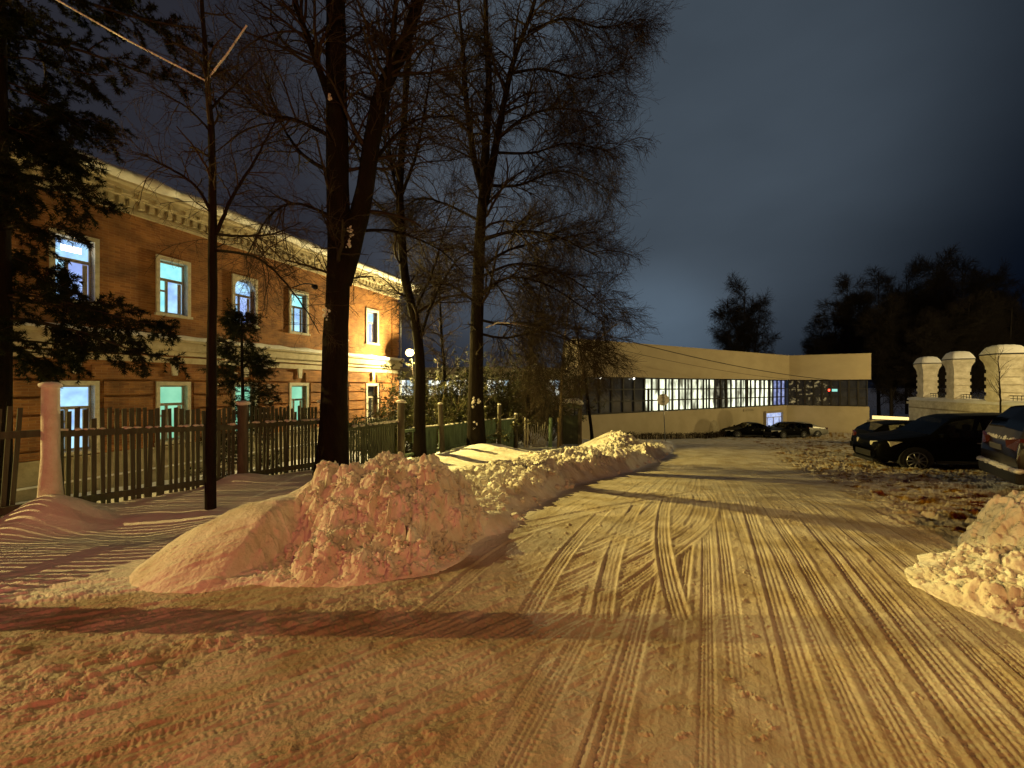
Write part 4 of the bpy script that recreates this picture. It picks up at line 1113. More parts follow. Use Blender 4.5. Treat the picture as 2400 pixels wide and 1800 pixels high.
def tubes(pts, rad, k):
    """pts [N,P,3], rad [N,P]"""
    N, P, _ = pts.shape
    t = np.gradient(pts, axis=1); t /= np.linalg.norm(t, axis=2, keepdims=True) + 1e-9
    ref = np.where(np.abs(t[:, :1, 2:3]) > .9, np.array([[[1., 0, 0]]]), np.array([[[0., 0, 1]]]))
    u = np.cross(t, np.broadcast_to(ref, t.shape)); u /= np.linalg.norm(u, axis=2, keepdims=True) + 1e-9
    w = np.cross(t, u); a = 2 * np.pi * np.arange(k) / k
    V = pts[:, :, None, :] + rad[:, :, None, None] * (u[:, :, None, :] * np.cos(a)[None, None, :, None] + w[:, :, None, :] * np.sin(a)[None, None, :, None])
    n = np.arange(N)[:, None, None]; i = np.arange(P - 1)[None, :, None]; j = np.arange(k)[None, None, :]; j2 = (j + 1) % k
    b = n * P * k
    F = np.stack([b + i * k + j, b + i * k + j2, b + (i + 1) * k + j2, b + (i + 1) * k + j], -1).reshape(-1, 4)
    return V.reshape(-1, 3), F

def sprout(pp, pr, per, ln, ang, rg, tmin=.15, tmax=.98, P=6, droop=0., up=0., wig=.10, rmin=.002, rk=.55, bias=None):
    """children of all parents at once. pp [N,P0,3], pr [N,P0]; ln = (lo,hi) length; ang = angle from the parent"""
    N, P0, _ = pp.shape; t = tmin + (tmax - tmin) * (np.arange(per)[None, :] + rg.random((N, per))) / per
    q = t * (P0 - 1); i = np.clip(q.astype(int), 0, P0 - 2); f = (q - i)[..., None]; n = np.arange(N)[:, None]
    st = pp[n, i] * (1 - f) + pp[n, i + 1] * f; tan = pp[n, i + 1] - pp[n, i]; tan /= np.linalg.norm(tan, axis=2, keepdims=True) + 1e-9
    r0 = (pr[n, i] * (1 - f[..., 0]) + pr[n, i + 1] * f[..., 0])
    rv = rg.standard_normal(st.shape)
    if bias is not None: rv = rv + np.array(bias)
    rv -= (rv * tan).sum(2, keepdims=True) * tan; rv /= np.linalg.norm(rv, axis=2, keepdims=True) + 1e-9
    a = ang * (.75 + .5 * rg.random((N, per, 1)))
    d = tan * np.cos(a) + rv * np.sin(a); d[..., 2] += up; d /= np.linalg.norm(d, axis=2, keepdims=True)
    L = (ln[0] + (ln[1] - ln[0]) * rg.random((N, per))) * (1.15 - .55 * t)
    pts = [st]; cur = st.copy(); dd = d.copy(); step = (L / (P - 1))[..., None]
    for s in range(P - 1):
        dd = dd + wig * rg.standard_normal(dd.shape); dd[..., 2] += -droop * (s + 1) / P + up * .25; dd /= np.linalg.norm(dd, axis=2, keepdims=True)
        cur = cur + dd * step; pts.append(cur)
    pts = np.stack(pts, 2).reshape(N * per, P, 3)
    rb = np.maximum(np.minimum(r0 * rk, .028 * L + .002), rmin).reshape(-1)
    rad = rb[:, None] * np.linspace(1, .35, P)[None]; rad = np.maximum(rad, rmin * .6)
    return pts, rad

def merge(parts):
    V, F, o = [], [], 0
    for v, f in parts: V.append(v); F.append(f + o); o += len(v)
    return np.vstack(V), np.vstack(F)

def bark_tube(pts, rad, k, seed):
    """trunk with uneven, ridged bark"""
    V, F = tubes(pts[None], rad[None], k)
    P = len(rad); j = np.tile(np.arange(k), P); i = np.repeat(np.arange(P), k); c = np.repeat(pts, k, axis=0)
    q = 1 + .07 * gnoise(j * 1.9, i * .25 + seed, seed) * 1.4 + .05 * gnoise(j * .5 + 5, i * .5, seed + 1)
    return c + (V - c) * q[:, None], F

def tree(name, base, stems, seed, label, cat='tree', levels=None, group=None, bark='bark', twig='twig', k=14, limbs=(), snow=None):
    """stems: list of (points, r0, r1). levels: list of sprout keyword dicts"""
    rg = np.random.default_rng(seed)
    root = thing(name, base, label, cat, group)
    tp = []; SP = []; SR = []
    for pts, ra, rb in list(stems) + list(limbs):
        p = smooth_path(pts, 36); r_ = ra + (rb - ra) * np.linspace(0, 1, 36) ** .9
        p = p + np.stack([.012 * gnoise(np.arange(36) * .33, np.zeros(36) + seed + m, seed + m) for m in range(3)], 1)
        if ra > .09 and abs(pts[0][2] - base[2]) < .8: r_ = r_ * (1 + .55 * np.exp(-np.linspace(0, 36, 36) * .55))
        tp.append(bark_tube(p, r_, k if ra > .05 else 7, seed)); SP.append(p); SR.append(r_)
    V, F = merge(tp); mesh_obj('trunk', V, F, M[bark], root, True)
    pp = np.array(SP); pr = np.array(SR); out = []; 
    for kw in levels:
        kw = dict(kw); kk = kw.pop('k', 3); keep = kw.pop('keep', False)
        c, r_ = sprout(pp, pr, rg=rg, **kw); out.append(tubes(c, r_, kk))
        if keep:
            P_ = c.shape[1]; ii = np.linspace(0, pp.shape[1] - 1, P_).astype(int); pp = np.concatenate([pp[:, ii], c]); pr = np.concatenate([pr[:, ii], r_])
        else: pp, pr = c, r_
    V, F = merge(out); mesh_obj('crown', V, F, M[twig], root)
    if snow:
        Ps = []; S = []
        for q in snow:
            for _ in range(16): Ps.append((q[0] + q[3] * .28 * rg.standard_normal(), q[1] + .02 + .01 * rg.standard_normal(), q[2] + q[3] * .75 * rg.standard_normal())); S.append(q[3] * (.18 + .22 * rg.random()))
        V2, F2 = lumps(np.array(Ps), np.array(S), rg, 1.3, .15); mesh_obj('snow_patch', V2, F2, M['snow'], root, True)
    return root

def at(px, y): return (px - 1200) / 920 * y
def zz(py, y): return CAMZ + (905 - py) / 920 * y
K = 2400 / 2212

# T1 thin young tree right before the fence
y = 5.55; x = at(494, y); g0 = gz(x, y)
def P_(px, py, yy): return (at(px * K, yy), yy, zz(py * K, yy))
tree('young_tree', (x, y, g0), [([(x, y, g0 - .1), P_(457, 760, 5.55), P_(460, 500, 5.55), P_(458, 330, 5.6), P_(448, 175, 5.6), P_(440, 60, 5.7), P_(425, -120, 5.8)], .068, .02)], 11,
     'thin straight young tree standing in the verge snow before the picket fence',
     limbs=[([P_(461, 520, 5.55), P_(500, 430, 5.6), P_(560, 330, 5.7), P_(600, 250, 5.7)], .03, .008), ([P_(461, 470, 5.55), P_(420, 400, 5.4), P_(340, 350, 5.2), P_(300, 330, 5.2)], .026, .006),
            ([P_(463, 505, 5.55), P_(520, 510, 5.45), P_(590, 505, 5.4), P_(650, 480, 5.4)], .022, .006), ([P_(463, 540, 5.55), P_(560, 560, 5.4), P_(640, 640, 5.4), P_(690, 720, 5.4)], .022, .005),
            ([P_(450, 240, 5.6), P_(500, 190, 5.8), P_(560, 130, 6)], .02, .006), ([P_(452, 280, 5.6), P_(400, 230, 5.6), P_(330, 190, 5.7)], .018, .005)],
     levels=[dict(per=16, ln=(.35, 1.1), ang=.95, tmin=.30, P=8, droop=.10, up=.05, wig=.16, keep=True, k=4, rmin=.004), dict(per=5, ln=(.15, .5), ang=.8, P=5, wig=.2, droop=.05, rmin=.0028), dict(per=3, ln=(.06, .22), ang=.7, P=4, wig=.2, rmin=.002)])

# a tree just outside the left edge, whose trunk shades the foreground
x, y = -6.1, 2.95; g0 = gz(x, y)
tree('old_tree', (x, y, g0), [([(x, y, g0 - .2), (x + .05, y, g0 + 3), (x, y, g0 + 6), (x - .1, y + .2, g0 + 9)], .135, .08)], 17, 'bare tree by the fence just outside the left edge of the photo', k=10,
     levels=[dict(per=14, ln=(.8, 2.0), ang=.8, tmin=.62, P=6, up=.1, wig=.12, k=3, rmin=.01), dict(per=6, ln=(.3, .9), ang=.7, P=4, wig=.15, rmin=.006)])

# T2 the big forked tree
y = 8.2; x = at(774, y); g0 = gz(x, y)
tree('old_tree', (x, y, g0), [
    ([(x, y, g0 - .3), P_(722, 900, y), P_(726, 700, y), P_(733, 560, y), P_(729, 350, y), P_(727, 180, y), P_(725, 0, y), P_(722, -200, y)], .285, .17),
    ([P_(735, 610, y), P_(762, 520, 8.2), P_(784, 430, 8.2), P_(805, 300, 8.25), P_(825, 200, 8.3), P_(868, 110, 8.4), P_(905, 0, 8.5), P_(960, -140, 8.7)], .23, .10)], 12,
    'thickest bare tree, forking low into two heavy stems, right behind the big snow pile',
    limbs=[([P_(722, 240, y), P_(700, 180, 8.1), P_(672, 100, 8.0), P_(640, 10, 7.9), P_(620, -100, 7.9)], .085, .04),
           ([P_(812, 270, 8.25), P_(838, 180, 8.2), P_(850, 80, 8.1), P_(858, -60, 8.0)], .09, .04),
           ([P_(790, 400, 8.2), P_(830, 320, 8.6), P_(900, 260, 9), P_(990, 250, 9.4)], .05, .012),
           ([P_(725, 300, y), P_(640, 260, 7.8), P_(560, 240, 7.6), P_(500, 160, 7.5)], .05, .012),
           ([P_(728, 380, y), P_(650, 330, 8.5), P_(600, 250, 9), P_(560, 120, 9)], .05, .012),
           ([P_(770, 500, 8.2), P_(850, 500, 8.8), P_(950, 540, 9.4), P_(1010, 600, 9.6)], .04, .01),
           ([P_(722, 470, y), P_(640, 440, 7.8), P_(580, 470, 7.6), P_(530, 560, 7.5)], .035, .008)],
    levels=[dict(per=26, ln=(.8, 2.4), ang=.9, tmin=.33, P=8, droop=.10, up=.02, wig=.15, keep=True, k=4, rmin=.006), dict(per=9, ln=(.35, 1.0), ang=.8, P=6, wig=.2, droop=.05, rmin=.0035), dict(per=5, ln=(.12, .42), ang=.7, P=4, wig=.2, rmin=.0024)],
    snow=[(at(757 * K, 8.0), 7.98, zz(500 * K, 8.0), .08), (at(754 * K, 8.0), 7.98, zz(528 * K, 8.0), .07), (at(703 * K, 7.9), 7.92, zz(680 * K, 7.9), .07), (at(712 * K, 7.9), 7.88, zz(208 * K, 7.9), .05)])

# T3 slimmer trunk right of the globe lamp
y = 11.6; x = at(983, y); g0 = gz(x, y)
tree('slim_tree', (x, y, g0), [
    ([(x, y, g0 - .3), P_(906, 900, y), P_(907, 780, y), P_(896, 690, y), P_(875, 600, y), P_(866, 480, y), P_(864, 400, y), P_(872, 280, y), P_(880, 150, y), P_(892, 20, y), P_(905, -120, y)], .175, .06)], 13,
    'slimmer bare tree just right of the glowing globe lamp',
    limbs=[([P_(866, 450, y), P_(845, 350, y), P_(838, 240, 11), P_(850, 120, 11)], .055, .015), ([P_(868, 420, y), P_(900, 330, 11.3), P_(920, 220, 11.4), P_(940, 100, 11.4)], .055, .015),
           ([P_(905, 740, y), P_(940, 640, 11.2), P_(990, 560, 11.3), P_(1040, 540, 11.3)], .05, .012), ([P_(890, 680, y), P_(930, 600, 11), P_(960, 500, 10.8), P_(985, 430, 10.8)], .04, .01)],
    levels=[dict(per=34, ln=(.7, 2.2), ang=.9, tmin=.22, P=8, droop=.12, up=.0, wig=.15, keep=True, k=4, rmin=.007), dict(per=9, ln=(.3, 1.0), ang=.8, P=6, wig=.2, droop=.08, rmin=.004), dict(per=5, ln=(.12, .42), ang=.7, P=4, wig=.2, droop=.04, rmin=.003)])

# T4 the broad tree whose twiggy crown hangs over the road
y = 13.0; x = at(1116, y); g0 = gz(x, y)
tree('broad_tree', (x, y, g0), [
    ([(x, y, g0 - .3), P_(1028, 860, y), P_(1031, 700, y), P_(1036, 520, y), P_(1045, 400, y), P_(1050, 300, y), P_(1056, 180, y), P_(1050, 60, y), P_(1046, -120, y)], .27, .06),
    ([P_(1043, 450, y), P_(1065, 350, 12.9), P_(1085, 240, 12.8), P_(1110, 130, 12.7), P_(1150, 20, 12.6), P_(1180, -90, 12.6)], .15, .04),
    ([P_(1045, 420, y), P_(1022, 330, 13.2), P_(1008, 220, 13.3), P_(1000, 100, 13.4), P_(985, -40, 13.4)], .13, .04)], 14,
    'broad bare tree whose dense drooping twigs reach furthest over the road, against the open sky',
    limbs=[([P_(1032, 720, y), P_(1090, 730, 12.8), P_(1180, 720, 12.6), P_(1300, 770, 12.5)], .05, .01), ([P_(1036, 600, y), P_(1120, 570, 12.9), P_(1230, 600, 12.9), P_(1330, 680, 13)], .05, .01), ([P_(1075, 300, 12.9), P_(1140, 250, 12.6), P_(1210, 235, 12.4), P_(1290, 245, 12.2)], .06, .012), ([P_(1038, 520, y), P_(1110, 500, 12.7), P_(1200, 510, 12.5), P_(1300, 560, 12.3)], .07, .012),
           ([P_(1034, 640, y), P_(1100, 600, 12.6), P_(1190, 620, 12.4), P_(1310, 700, 12.2)], .06, .010), ([P_(1036, 580, y), P_(1100, 540, 13.4), P_(1180, 520, 13.8), P_(1290, 500, 14)], .06, .012),
           ([P_(1045, 400, y), P_(1120, 400, 13.4), P_(1210, 370, 13.6), P_(1300, 400, 13.8)], .06, .012), ([P_(1034, 660, y), P_(980, 620, 12.8), P_(930, 610, 12.8), P_(890, 660, 12.6)], .05, .01),
           ([P_(1140, 70, 12.7), P_(1220, 40, 12.5), P_(1300, 60, 12.3), P_(1385, 40, 12.2)], .05, .01), ([P_(1040, 480, y), P_(960, 440, 13.3), P_(900, 430, 13.3), P_(850, 480, 13.4)], .05, .01),
           ([P_(1033, 690, y), P_(1080, 700, 12.6), P_(1150, 700, 12.3), P_(1240, 740, 12.2), P_(1280, 800, 12.2)], .05, .008), ([P_(1070, 330, 12.9), P_(1150, 330, 12.5), P_(1230, 310, 12.2), P_(1320, 330, 12)], .05, .01),
           ([P_(1036, 560, y), P_(1090, 640, 13.4), P_(1160, 760, 13.6), P_(1180, 850, 13.6)], .035, .006), ([P_(1100, 160, 12.7), P_(1170, 150, 12.4), P_(1260, 170, 12.2), P_(1340, 150, 12)], .05, .01)],
    levels=[dict(per=30, ln=(.9, 2.4), ang=.85, tmin=.25, P=8, droop=.20, up=.0, wig=.15, keep=True, k=4, rmin=.013), dict(per=13, ln=(.4, 1.3), ang=.75, P=6, wig=.18, droop=.14, rmin=.0055), dict(per=7, ln=(.2, .6), ang=.65, P=4, wig=.2, droop=.08, rmin=.0042)],
    snow=[(at(1022 * K, 12.7), 12.74, zz(870 * K, 12.7), .09), (at(1026 * K, 12.7), 12.74, zz(925 * K, 12.7), .11), (at(1034 * K, 12.7), 12.74, zz(868 * K, 12.7), .07), (at(1030 * K, 12.7), 12.73, zz(985 * K, 12.7), .07)])
# snow lying along one low branch of that tree is its own crust
b_ = snowy_line([P_(1050, 708, 12.55), P_(1075, 697, 12.5), P_(1100, 698, 12.4), P_(1140, 705, 12.3), P_(1170, 712, 12.3)], .022, 'branch_snow', '', '', 5)
rt = [o_ for o_ in col.objects if o_.name.startswith('broad_tree')][0]
b_.parent = rt; b_.matrix_parent_inverse = Matrix.Translation(-rt.location)

# smaller trees by the far end of the fence
def small_tree(name, px0, y, pts, r0, seed, label, group=None, bark='pale_bark', per=14, ln=(.5, 1.5)):
    x = at(px0 * K, y); g0 = gz(x, y)
    tree(name, (x, y, g0), [([(x, y, g0 - .2)] + [P_(a, c, y + d) for a, c, d in pts], r0, r0 * .25)], seed, label, bark=bark, group=group, twig='pale_twig', k=9,
         levels=[dict(per=per, ln=ln, ang=.95, tmin=.3, P=7, droop=.06, up=.05, wig=.16, keep=True, k=3, rmin=.007), dict(per=7, ln=(.3, .9), ang=.8, P=5, wig=.2, droop=.06, rmin=.005), dict(per=4, ln=(.15, .4), ang=.7, P=4, wig=.2, rmin=.004)])
small_tree('pale_tree', 1209, 18.8, [(1211, 880, 0), (1216, 780, 0), (1224, 700, 0), (1240, 600, 0)], .085, 31, 'slender pale-barked tree at the far end of the broken fence', per=20)
small_tree('crooked_tree', 1252, 21.0, [(1256, 850, 0), (1262, 790, 0), (1290, 740, 0), (1330, 700, .3)], .10, 32, 'crooked small tree with long low twigs before the dark windows of the beige building', per=24, ln=(.8, 2.2))
small_tree('leaning_tree', 1281, 21.5, [(1272, 880, 0), (1262, 800, 0), (1250, 740, 0), (1235, 650, .4)], .10, 33, 'dark leaning trunk against the left end of the beige wall', bark='bark', per=20, ln=(.6, 1.8))
small_tree('back_tree', 1140, 20, [(1142, 840, 0), (1150, 740, 0), (1165, 640, 0), (1180, 540, .4)], .10, 34, 'dark twiggy tree behind the green fence, between the broad tree and the pale one', bark='bark', per=40, ln=(.8, 2.4))
small_tree('back_tree', 960, 19, [(962, 840, 0), (955, 740, 0), (950, 640, 0), (948, 540, .4)], .11, 35, 'dark twiggy tree behind the fence, between the slim tree and the broad tree', bark='bark', per=40, ln=(.8, 2.4))
# sapling before the biggest pillar
y = 14.5; x = at(2345, y); g0 = gz(x, y)
tree('sapling', (x, y, g0), [([(x, y, g0 - .1), (x, y, CAMZ - .9), (x - .02, y, CAMZ - .1), (x - .1, y, CAMZ + 1.15)], .035, .01)], 41, 'bare thin sapling in front of the biggest whitewashed pillar', k=7,
     levels=[dict(per=14, ln=(.5, 1.0), ang=.7, tmin=.5, P=6, up=.15, wig=.08, keep=True, rmin=.006), dict(per=4, ln=(.2, .5), ang=.6, P=5, up=.1, wig=.1, rmin=.004)])

# ------------------------------------------------------------------ conifers
def needles(pts, rad, dens, ln, rg, flat=.0, wid=.004):
    """thin needle blades along every twig"""
    N, P, _ = pts.shape; t = rg.random((N, dens)) * (P - 1); i = np.clip(t.astype(int), 0, P - 2); f = (t - i)[..., None]; n = np.arange(N)[:, None]
    c = pts[n, i] * (1 - f) + pts[n, i + 1] * f; tan = pts[n, i + 1] - pts[n, i]; tan /= np.linalg.norm(tan, axis=2, keepdims=True) + 1e-9
    rv = rg.standard_normal(c.shape); rv -= (rv * tan).sum(2, keepdims=True) * tan; rv /= np.linalg.norm(rv, axis=2, keepdims=True) + 1e-9
    d = rv * .85 + tan * .5; d[..., 2] -= flat; L = ln * (.7 + .6 * rg.random((N, dens, 1)))
    sd = np.cross(d, rg.standard_normal(d.shape)); sd /= np.linalg.norm(sd, axis=2, keepdims=True) + 1e-9
    a = c + sd * wid; b = c - sd * wid; e = c + d * L
    V = np.stack([a, b, e], 2).reshape(-1, 3); F = np.arange(len(V)).reshape(-1, 3)
    return V, F
def conifer(name, x, y, h, reach, nb, seed, label, top_keep=1.0, z_lo=.1, droop=.10, dens=26, r0=.14, ln=.05, wid=.004, snow=False, tw=10, sub=6, group=None, prof=None):
    rg = np.random.default_rng(seed); g0 = gz(x, y); root = thing(name, (x, y, g0), label, 'conifer', group)
    tp = smooth_path([(x, y, g0 - .2), (x + .03, y, g0 + h * .4), (x, y, g0 + h * .8), (x, y, g0 + h)], 24); tr = np.linspace(r0, .02, 24)
    V, F = bark_tube(tp, tr, 9, seed); mesh_obj('trunk', V, F, M['bark'], root, True)
    t = np.sort(z_lo + (1 - z_lo) * rg.random(nb)); st = np.stack([np.interp(t, np.linspace(0, 1, 24), tp[:, k]) for k in range(3)], 1)
    pf_ = prof(t) if prof else (1 - t) ** .8
    L = reach * pf_ * (.65 + .5 * rg.random(nb)) + .12; a = rg.random(nb) * 2 * np.pi
    d = np.stack([np.cos(a), np.sin(a), .12 + 0 * a], 1); P = 9; pts = [st]; cur = st
    for s in range(P - 1):
        d = d + .06 * rg.standard_normal(d.shape); d[:, 2] -= droop * (1 if s < 5 else -.6); d /= np.linalg.norm(d, axis=1, keepdims=True); cur = cur + d * (L / (P - 1))[:, None]; pts.append(cur)
    bp_ = np.stack(pts, 1); br = np.maximum(.012 * L, .004)[:, None] * np.linspace(1, .3, P)[None]
    s1, r1 = sprout(bp_, br, tw, (.25 * min(1, reach / 2) + .05, .75 * min(1, reach / 2) + .1), .8, rg, tmin=.15, P=6, droop=.12, wig=.08, rmin=.003)
    s2, r2 = sprout(s1, r1, sub, (.10, .32), .7, rg, tmin=.1, P=4, droop=.15, wig=.08, rmin=.002)
    V1, F1 = merge([tubes(bp_, br, 4), tubes(s1, r1, 3), tubes(s2, r2, 3)])
    mesh_obj('limbs', V1, F1, M['twig'], root)
    n1, f1 = needles(s1, r1, dens, ln, rg, .1, wid); n2, f2 = needles(s2, r2, dens, ln, rg, .1, wid)
    V, F = merge([(n1, f1), (n2, f2)]); mesh_obj('crown', V, F, M['needle'], root)
    if snow:
        idx = rg.choice(len(s1), snow); Pn = s1[idx, 3] + np.array([0, 0, .02]); V2, F2 = lumps(Pn, .03 + .04 * rg.random(snow), rg, .5, .1); mesh_obj('snow_patch', V2, F2, M['snow'], root, True)
    return root
conifer('spruce', -8.45, 6.45, 12.5, 3.1, 120, 51, 'tall dark spruce filling the left edge, its drooping boughs over the upper windows', z_lo=.22, droop=.085, dens=54, r0=.17, ln=.07, wid=.007, tw=12, sub=6,
        prof=lambda t: np.interp(t, [0, .22, .28, .33, .50, .58, 1], [.6, .72, .68, .34, .34, 1.0, .4]))
conifer('small_spruce', at(567, 11.2), 11.2, 5.1, 1.15, 70, 52, 'small slender spruce between the picket fence and the brick wall', z_lo=.12, droop=.05, dens=34, r0=.06, ln=.055, wid=.005, tw=8, sub=5, snow=60)

# snowy bushes between the green fence and the far wing
def bush(x, y, h, w, seed, label, group):
    rg = np.random.default_rng(seed); g0 = gz(x, y); root = thing('bush', (x, y, g0), label, 'bush', group)
    n = 52; a = rg.random(n) * 2 * np.pi; el = .45 + 1.0 * rg.random(n)
    st = np.array([x, y, g0]) + np.stack([np.cos(a) * .2, np.sin(a) * .2, 0 * a], 1); d = np.stack([np.cos(a) * np.cos(el) * w / h * 1.4, np.sin(a) * np.cos(el) * w / h * 1.4, np.sin(el)], 1)
    P = 7; pts = [st]; cur = st; L = h * (.7 + .5 * rg.random(n))
    for s in range(P - 1):
        d = d + .10 * rg.standard_normal(d.shape); d /= np.linalg.norm(d, axis=1, keepdims=True); cur = cur + d * (L / (P - 1))[:, None]; pts.append(cur)
    bp_ = np.stack(pts, 1); br = np.full((n, 1), .014) * np.linspace(1, .4, P)[None]
    s1, r1 = sprout(bp_, br, 9, (.25, .8), .8, rg, tmin=.2, P=5, wig=.12, rmin=.004); s2, r2 = sprout(s1, r1, 5, (.12, .4), .7, rg, tmin=.1, P=4, wig=.15, rmin=.003)
    V1, F1 = merge([tubes(bp_, br, 4), tubes(s1, r1, 3), tubes(s2, r2, 3)]); mesh_obj('limbs', V1, F1, M['pale_bark'], root)
    n2, f2 = needles(s2, r2, 9, .085, rg, .15, .022); mesh_obj('crown', n2, f2, M['bush'], root)
    idx = rg.choice(len(s1), 200); V2, F2 = lumps(s1[idx, 3] + np.array([0, 0, .02]), (.015 + .04 * rg.random(200)), rg, .35, .15); mesh_obj('snow_patch', V2, F2, M['snow'], root, True)
G_ = 'snow-dusted bushes behind the green fence'
for i, (px, y_, h, w, lb) in enumerate([(905, 15.5, 1.9, .8, 'leafy snow-dusted bush left of the slim tree, under the globe lamp'), (1035, 16.5, 3.4, 1.8, 'snow-dusted bush between the slim and the broad trunk'),
                                    (1085, 19.0, 4.2, 2.0, 'snow-dusted bush just left of the broad trunk'), (1175, 20.0, 4.6, 2.4, 'large snow-dusted bush right of the broad trunk'), (1240, 22.0, 4.2, 2.0, 'snow-dusted bush behind the broken laths'), (1000, 21.0, 4.9, 2.4, 'tallest snow-dusted bush behind the slim trunk'), (1130, 23.5, 5.2, 2.6, 'tall snow-dusted bush far behind the broad trunk, below the long snowy branch'), (1210, 26.0, 5.6, 2.6, 'farthest tall bush, behind the pale-barked tree'), (1290, 25.5, 4.6, 2.2, 'bush beside the dark windows at the left end of the beige building')]):
    bush(at(px, y_), y_, h, w, 70 + i, lb, G_)
# row of dry stalks along the foot of the beige wall
rg = np.random.default_rng(5); n = 900; s = 3 + 26 * rg.random(n); base = np.array([fr1(a, .5 + .3 * rg.random(), 0) for a in s]); base[:, 2] = ground_z(base[:, 0], base[:, 1]) - .05
pts = np.stack([base, base + np.stack([.05 * rg.standard_normal(n), 0 * s, .25 + .25 * rg.random(n)], 1), base + np.stack([.25 * rg.standard_normal(n), .1 * rg.standard_normal(n), .35 + .3 * rg.random(n)], 1)], 1)
V, F = tubes(pts, np.full((n, 3), .014), 3); tag(mesh_obj('dry_stalks', V, F, M['twig']), 'low dry stalks along the foot of the beige wall', 'stalks', kind='stuff')

# ------------------------------------------------------------------ far wood on the right
def far_proto(seed, h, w, dense, label, group, birch=False):
    rg = np.random.default_rng(seed); root = thing('far_tree', (0, 0, 0), label, 'tree', group)
    st = [([(0, 0, -1), (.1, 0, h * .3), (-.1, 0, h * .6), (.1, 0, h)], .30, .04), ([(0, 0, h * .25), (w * .15, .3, h * .5), (w * .25, .5, h * .85)], .18, .04), ([(0, 0, h * .22), (-w * .15, .2, h * .5), (-w * .27, -.4, h * .8)], .18, .04)]
    SP = []; SR = []; tp = []
    for p, a, b_ in st:
        q = smooth_path(p, 20); r_ = np.linspace(a, b_, 20); SP.append(q); SR.append(r_); tp.append(tubes(q[None], r_[None], 7))
    V, F = merge(tp); mesh_obj('trunk', V, F, M['twig_far'], root, True)
    pp, pr = np.array(SP), np.array(SR); out = []
    for per, ln, kp in ((30, (w * .2, w * .42), True), (13, (w * .08, w * .2), False), (dense, (.5, 1.7), False)):
        c, r_ = sprout(pp, pr, per, ln, .8, rg, tmin=.15, P=6, droop=.08, up=.05, wig=.15, rmin=.020 if per != 34 else .035)
        out.append(tubes(c, r_, 3))
        if kp: ii = np.linspace(0, 19, 6).astype(int); pp = np.concatenate([pp[:, ii], c]); pr = np.concatenate([pr[:, ii], r_])
        else: pp, pr = c, r_
    V, F = merge(out); mesh_obj('crown', V, F, M['twig_far'], root)
    return root
def copy_thing(o, loc, rz, sc, label):
    r_ = o.copy(); col.objects.link(r_); r_.location = loc; r_.rotation_euler.z = rz; r_.scale = sc
    for c in list(o.children):
        d = c.copy(); col.objects.link(d); d.parent = r_
        for e in list(c.children):
            f = e.copy(); col.objects.link(f); f.parent = d
    if label: r_['label'] = label
    return r_
GF = 'dark bare trees beyond the beige building'
fz = CAMZ - 5.3
pa = far_proto(81, 20, 13, 15, 'broad round-crowned dark tree standing alone above the middle of the beige roof', GF); pb = far_proto(82, 22, 10, 15, 'pointed dark tree, first of the wood right of the gap in the sky', GF)
pa.location = (at(1745, 72), 72, fz); pa.scale = (1.0, 1.0, 1.16)
pb.location = (at(1985, 66), 66, fz); pb.scale = (.95, .95, 1.02)
spec = [(1925, 70, pa, 1.0, .72, .80, 'low shrubby dark tree leaning into the sky gap, left of the pointed tree'), (2060, 70, pb, 2.1, 1.0, 1.10, 'dark tree second from the pointed one'), (2125, 74, pa, 3.0, .85, 1.32, 'dark tree above the first whitewashed pillar'),
        (2195, 68, pb, 4.0, 1.2, 1.20, 'tallest dark tree, above the gap between the first two pillars'), (2255, 72, pa, 5.0, .95, 1.35, 'dark tree above the second pillar'), (2320, 66, pb, .6, 1.2, 1.05, 'dark tree above the biggest pillar'),
        (2395, 68, pa, 1.6, 1.0, 1.02, 'dark tree cut by the right edge of the photo'), (1660, 88, pa, 2.6, .55, .42, 'lowest dark tree, just over the beige roof left of the round crown'),
        (2090, 55, pb, 2.9, .8, .75, 'nearer dark tree right of the end of the beige building'), (2160, 52, pa, 3.9, .75, .70, 'nearer dark tree behind the first whitewashed pillar'), (2270, 50, pb, 4.4, .9, .72, 'nearer dark tree behind the second pillar'), (2370, 48, pa, 5.5, .8, .75, 'nearer dark tree at the right edge behind the biggest pillar')]
for (px, y_, pr_, rz, sxy, sz, lb) in spec:
    copy_thing(pr_, (at(px, y_), y_, fz), rz, (sxy, sxy, sz), lb)

